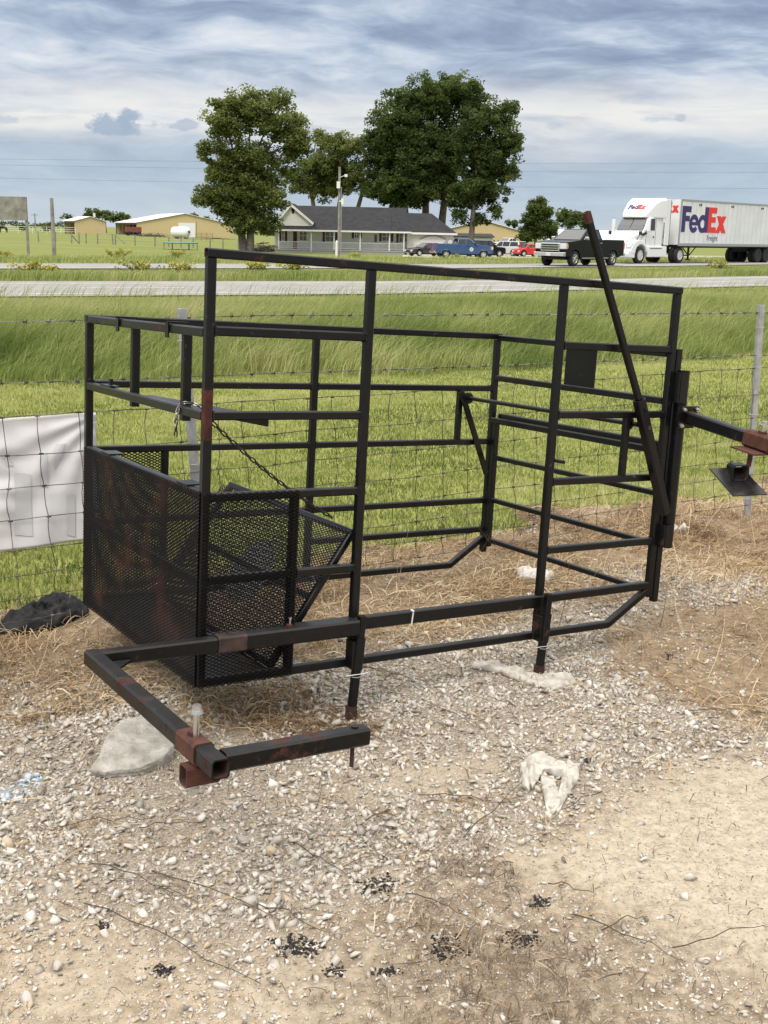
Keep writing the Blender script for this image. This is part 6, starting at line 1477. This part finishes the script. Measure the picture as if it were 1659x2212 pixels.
tree('small_tree', cz3(970,600)[0], 168, 522, [(1010,225,45,35),(985,290,85,60),(960,390,120,80),(985,490,150,75),(880,540,80,45),(1060,450,80,80),(1090,330,30,35),(940,230,25,25),(1130,500,40,60)], cz3, LEAF_C,
     'bushy light green tree standing right of the tan barn', clumps=60, per=90, leaf=.28, cr=.75, trunk_r=.25)
tree('small_tree', cz3(1290,480)[0], 215, 515, [(1250,330,60,45),(1300,390,110,70),(1200,380,45,55),(1340,350,50,50)], cz3, LEAF_B, 'dark rounded tree behind the white roofed barn', clumps=30, per=40, leaf=.45, cr=.8, trunk_r=.3)
tree('small_tree', cz3(1430,480)[0], 222, 515, [(1430,350,45,38),(1430,410,55,60)], cz3, LEAF_B, 'narrow dark tree at the right end of the clump behind the lever', clumps=30, per=40, leaf=.45, cr=.8, trunk_r=.3)
tree('small_tree', cz3(770,480)[0], 230, 515, [(770,420,30,40),(715,420,15,25)], cz3, LEAF_B, 'small dark conifer peeking between the tan barn and bushy tree', clumps=30, per=30, leaf=.5, cr=.7, trunk_r=.25)
for cx, lob, lb in ((600, [(600,235,55,38),(560,262,35,25)], 'rounded far tree above the open shed roof'), (690, [(690,240,65,34),(730,262,60,24)], 'broad far tree left of the barn roof peak'), (790, [(790,255,50,22),(820,262,30,14)], 'lowest far tree touching the barn roof'), (312, [(310,320,38,24)], 'low far bush left of the open shed'), (440, [(440,252,34,12)], 'far treetop showing over the shed roof'), (145, [(145,328,24,20)], 'far bush behind the pale pasture fence'), (1275, [(1275,250,26,10)], 'tiny far treetop above the barn gable'), (1345, [(1345,270,30,10)], 'tiny far treetop over the right barn roof slope')):
    tree('far_tree', cz1(cx, 350)[0], 330, 500, lob, cz1, LEAF_B, lb, clumps=11, per=28, leaf=.75, cr=1.3, trunk_r=.3, branch=False, group='trees on the far skyline')
far_ = RNG
# far hedgerows along the skyline
for nm, u0, u1, Y_, hgt, lb in (('far_treeline', 560, 640, 420, 4.5, 'far line of trees on the horizon between the left tree and house'), ('far_treeline', 1500, 2300, 700, 5.0, 'far line of trees on the horizon behind the trailer'), ('far_treeline', -600, 200, 800, 4.0, 'far line of trees on the horizon at the left')):
    xs = np.linspace(dp(u0,505,Y_).x, dp(u1,505,Y_).x, 90 if u1-u0 > 200 else 24); C = np.stack([xs, Y_+RNG.uniform(-6,6,len(xs)), RNG.uniform(.3,.8,len(xs))*hgt+terrain(xs, xs*0+Y_)], -1); R = np.tile([3.5,3.5,2.2], (len(xs),1))*RNG.uniform(.6,1.2,(len(xs),1))
    V, F, t = leaf_quads(C, R, 45, 1.4, RNG.normal(.4,.1,len(xs))); tag(npmesh(nm, V, F, LEAF_B, tint=t), lb, 'treeline', kind='stuff')
# mustard plants in bloom beside the highway
rnd = random.Random(9); MUST = [(14,64,.6,'yellow mustard plant at the left edge of the far verge'),(252,66,.9,'yellow mustard bush on the verge below the barn'),(386,67,.75,'yellow mustard bush on the verge left of the tall front post'),(63,41,.55,'spreading mustard plants in the median at far left'),(105,40.5,.4,'low mustard plants right of the leftmost median clump'),(307,43,.75,'bright mustard bush in the median before the front post'),(393,44,.6,'mustard plants in the median behind the front post'),(560,47,.6,'pale mustard plants in the median left of the brightest clump'),(636,48.5,.62,'bright mustard clump in the median under the house'),(1553,62,.8,'wide bright mustard clump in the median below the trailer'),(770,83,.6,'mustard plants on the verge right of the utility pole'),(1290,97,.4,'mustard on the verge behind the black pickup'),(985,96,.6,'mustard plants on the verge below the blue pickup')]
for u, Y_, h_, lb in MUST:
    p = dp(u, 575, Y_); o = empty('mustard_plant', (p.x, Y_, tz(p.x, Y_)), 0, lb, 'plant', 'yellow mustard plants along the highway')
    h_ *= .5; n = 26; wd = h_*1.9; C = np.stack([RNG.normal(0, wd*.45, n), RNG.normal(0, wd*.35, n), RNG.uniform(.25, 1.15, n)*h_], -1); V, F, t = leaf_quads(C, np.tile([.16,.16,.13], (n,1)), 24, .08, np.clip(.20+.45*C[:,2]/h_+RNG.normal(0,.12,n), 0, 1)); npmesh('blossom', V, F, FLOW, tint=t, parent=o)
    m = MB()
    for c in C: m.path([(c[0]*.3, c[1]*.3, -.05), (c[0]*.7, c[1]*.7, c[2]*.6), tuple(c)], [.012, .009, .004], 4)
    m.build('stem', TALLM, o)
# pale yellow blooms in the tall grass
PALEY = mat('pale_yellow_bloom', (.62, .58, .24), .8)
m = MB(); rnd = random.Random(4)
for u, v in [(600,777),(610,772),(618,770),(628,773),(640,778),(660,776),(668,773),(690,777),(700,775),(640,771),(412,652),(582,660),(820,648),(846,646),(868,661)]:
    Yd = 17.5 if v > 700 else 27
    for k in range(7): c = dp(u+rnd.uniform(-5,5), v+rnd.uniform(-3,3), Yd+rnd.uniform(-.2,.2)); r_ = rnd.uniform(.012,.026)*(Yd/17.5); m.add([(c.x+r_*math.cos(a)*math.sin(b_), c.y+r_*math.sin(a)*math.sin(b_), c.z+r_*.6*math.cos(b_)) for b_ in (.2,1.5,2.9) for a in (0,1.26,2.5,3.77,5.0)], [(0,1,2,3,4)]+[(i,(i+1)%5,5+(i+1)%5,5+i) for i in range(5)]+[(5+i,5+(i+1)%5,10+(i+1)%5,10+i) for i in range(5)])
tag(m.build('wildflowers', PALEY), 'pale yellow wildflowers among the tall grass', 'wildflowers', kind='stuff')
# brush pile beside the house and a heap of boards by the barn
for u, Y_, wd, hh, lb, cnt in ((cz4(380,845)[0], 136, 2.2, 1.2, 'grey brush pile between the left tree and the house', 90), (z1D(985), 240, 4.5, .8, 'long heap of old boards and logs beside the barn', 70)):
    p = place_at(u, Y_); m = MB(); rnd = random.Random(int(u))
    for k in range(cnt):
        c = Vector((rnd.gauss(0,.4)*wd, rnd.uniform(-.8,.8), 0)); c.z = abs(rnd.gauss(0,.4))*hh*max(.2,1-abs(c.x)/wd/1.3); d = Vector((rnd.uniform(-1,1), rnd.uniform(-.6,.6), rnd.uniform(-.25,.35))).normalized()*rnd.uniform(.4,1.1); m.path([c-d, c+Vector((0,0,.1)), c+d], [.05,.04,.02], 5)
    o = m.build('brush_pile', BARK); o.location = p; tag(o, lb, 'brush pile')
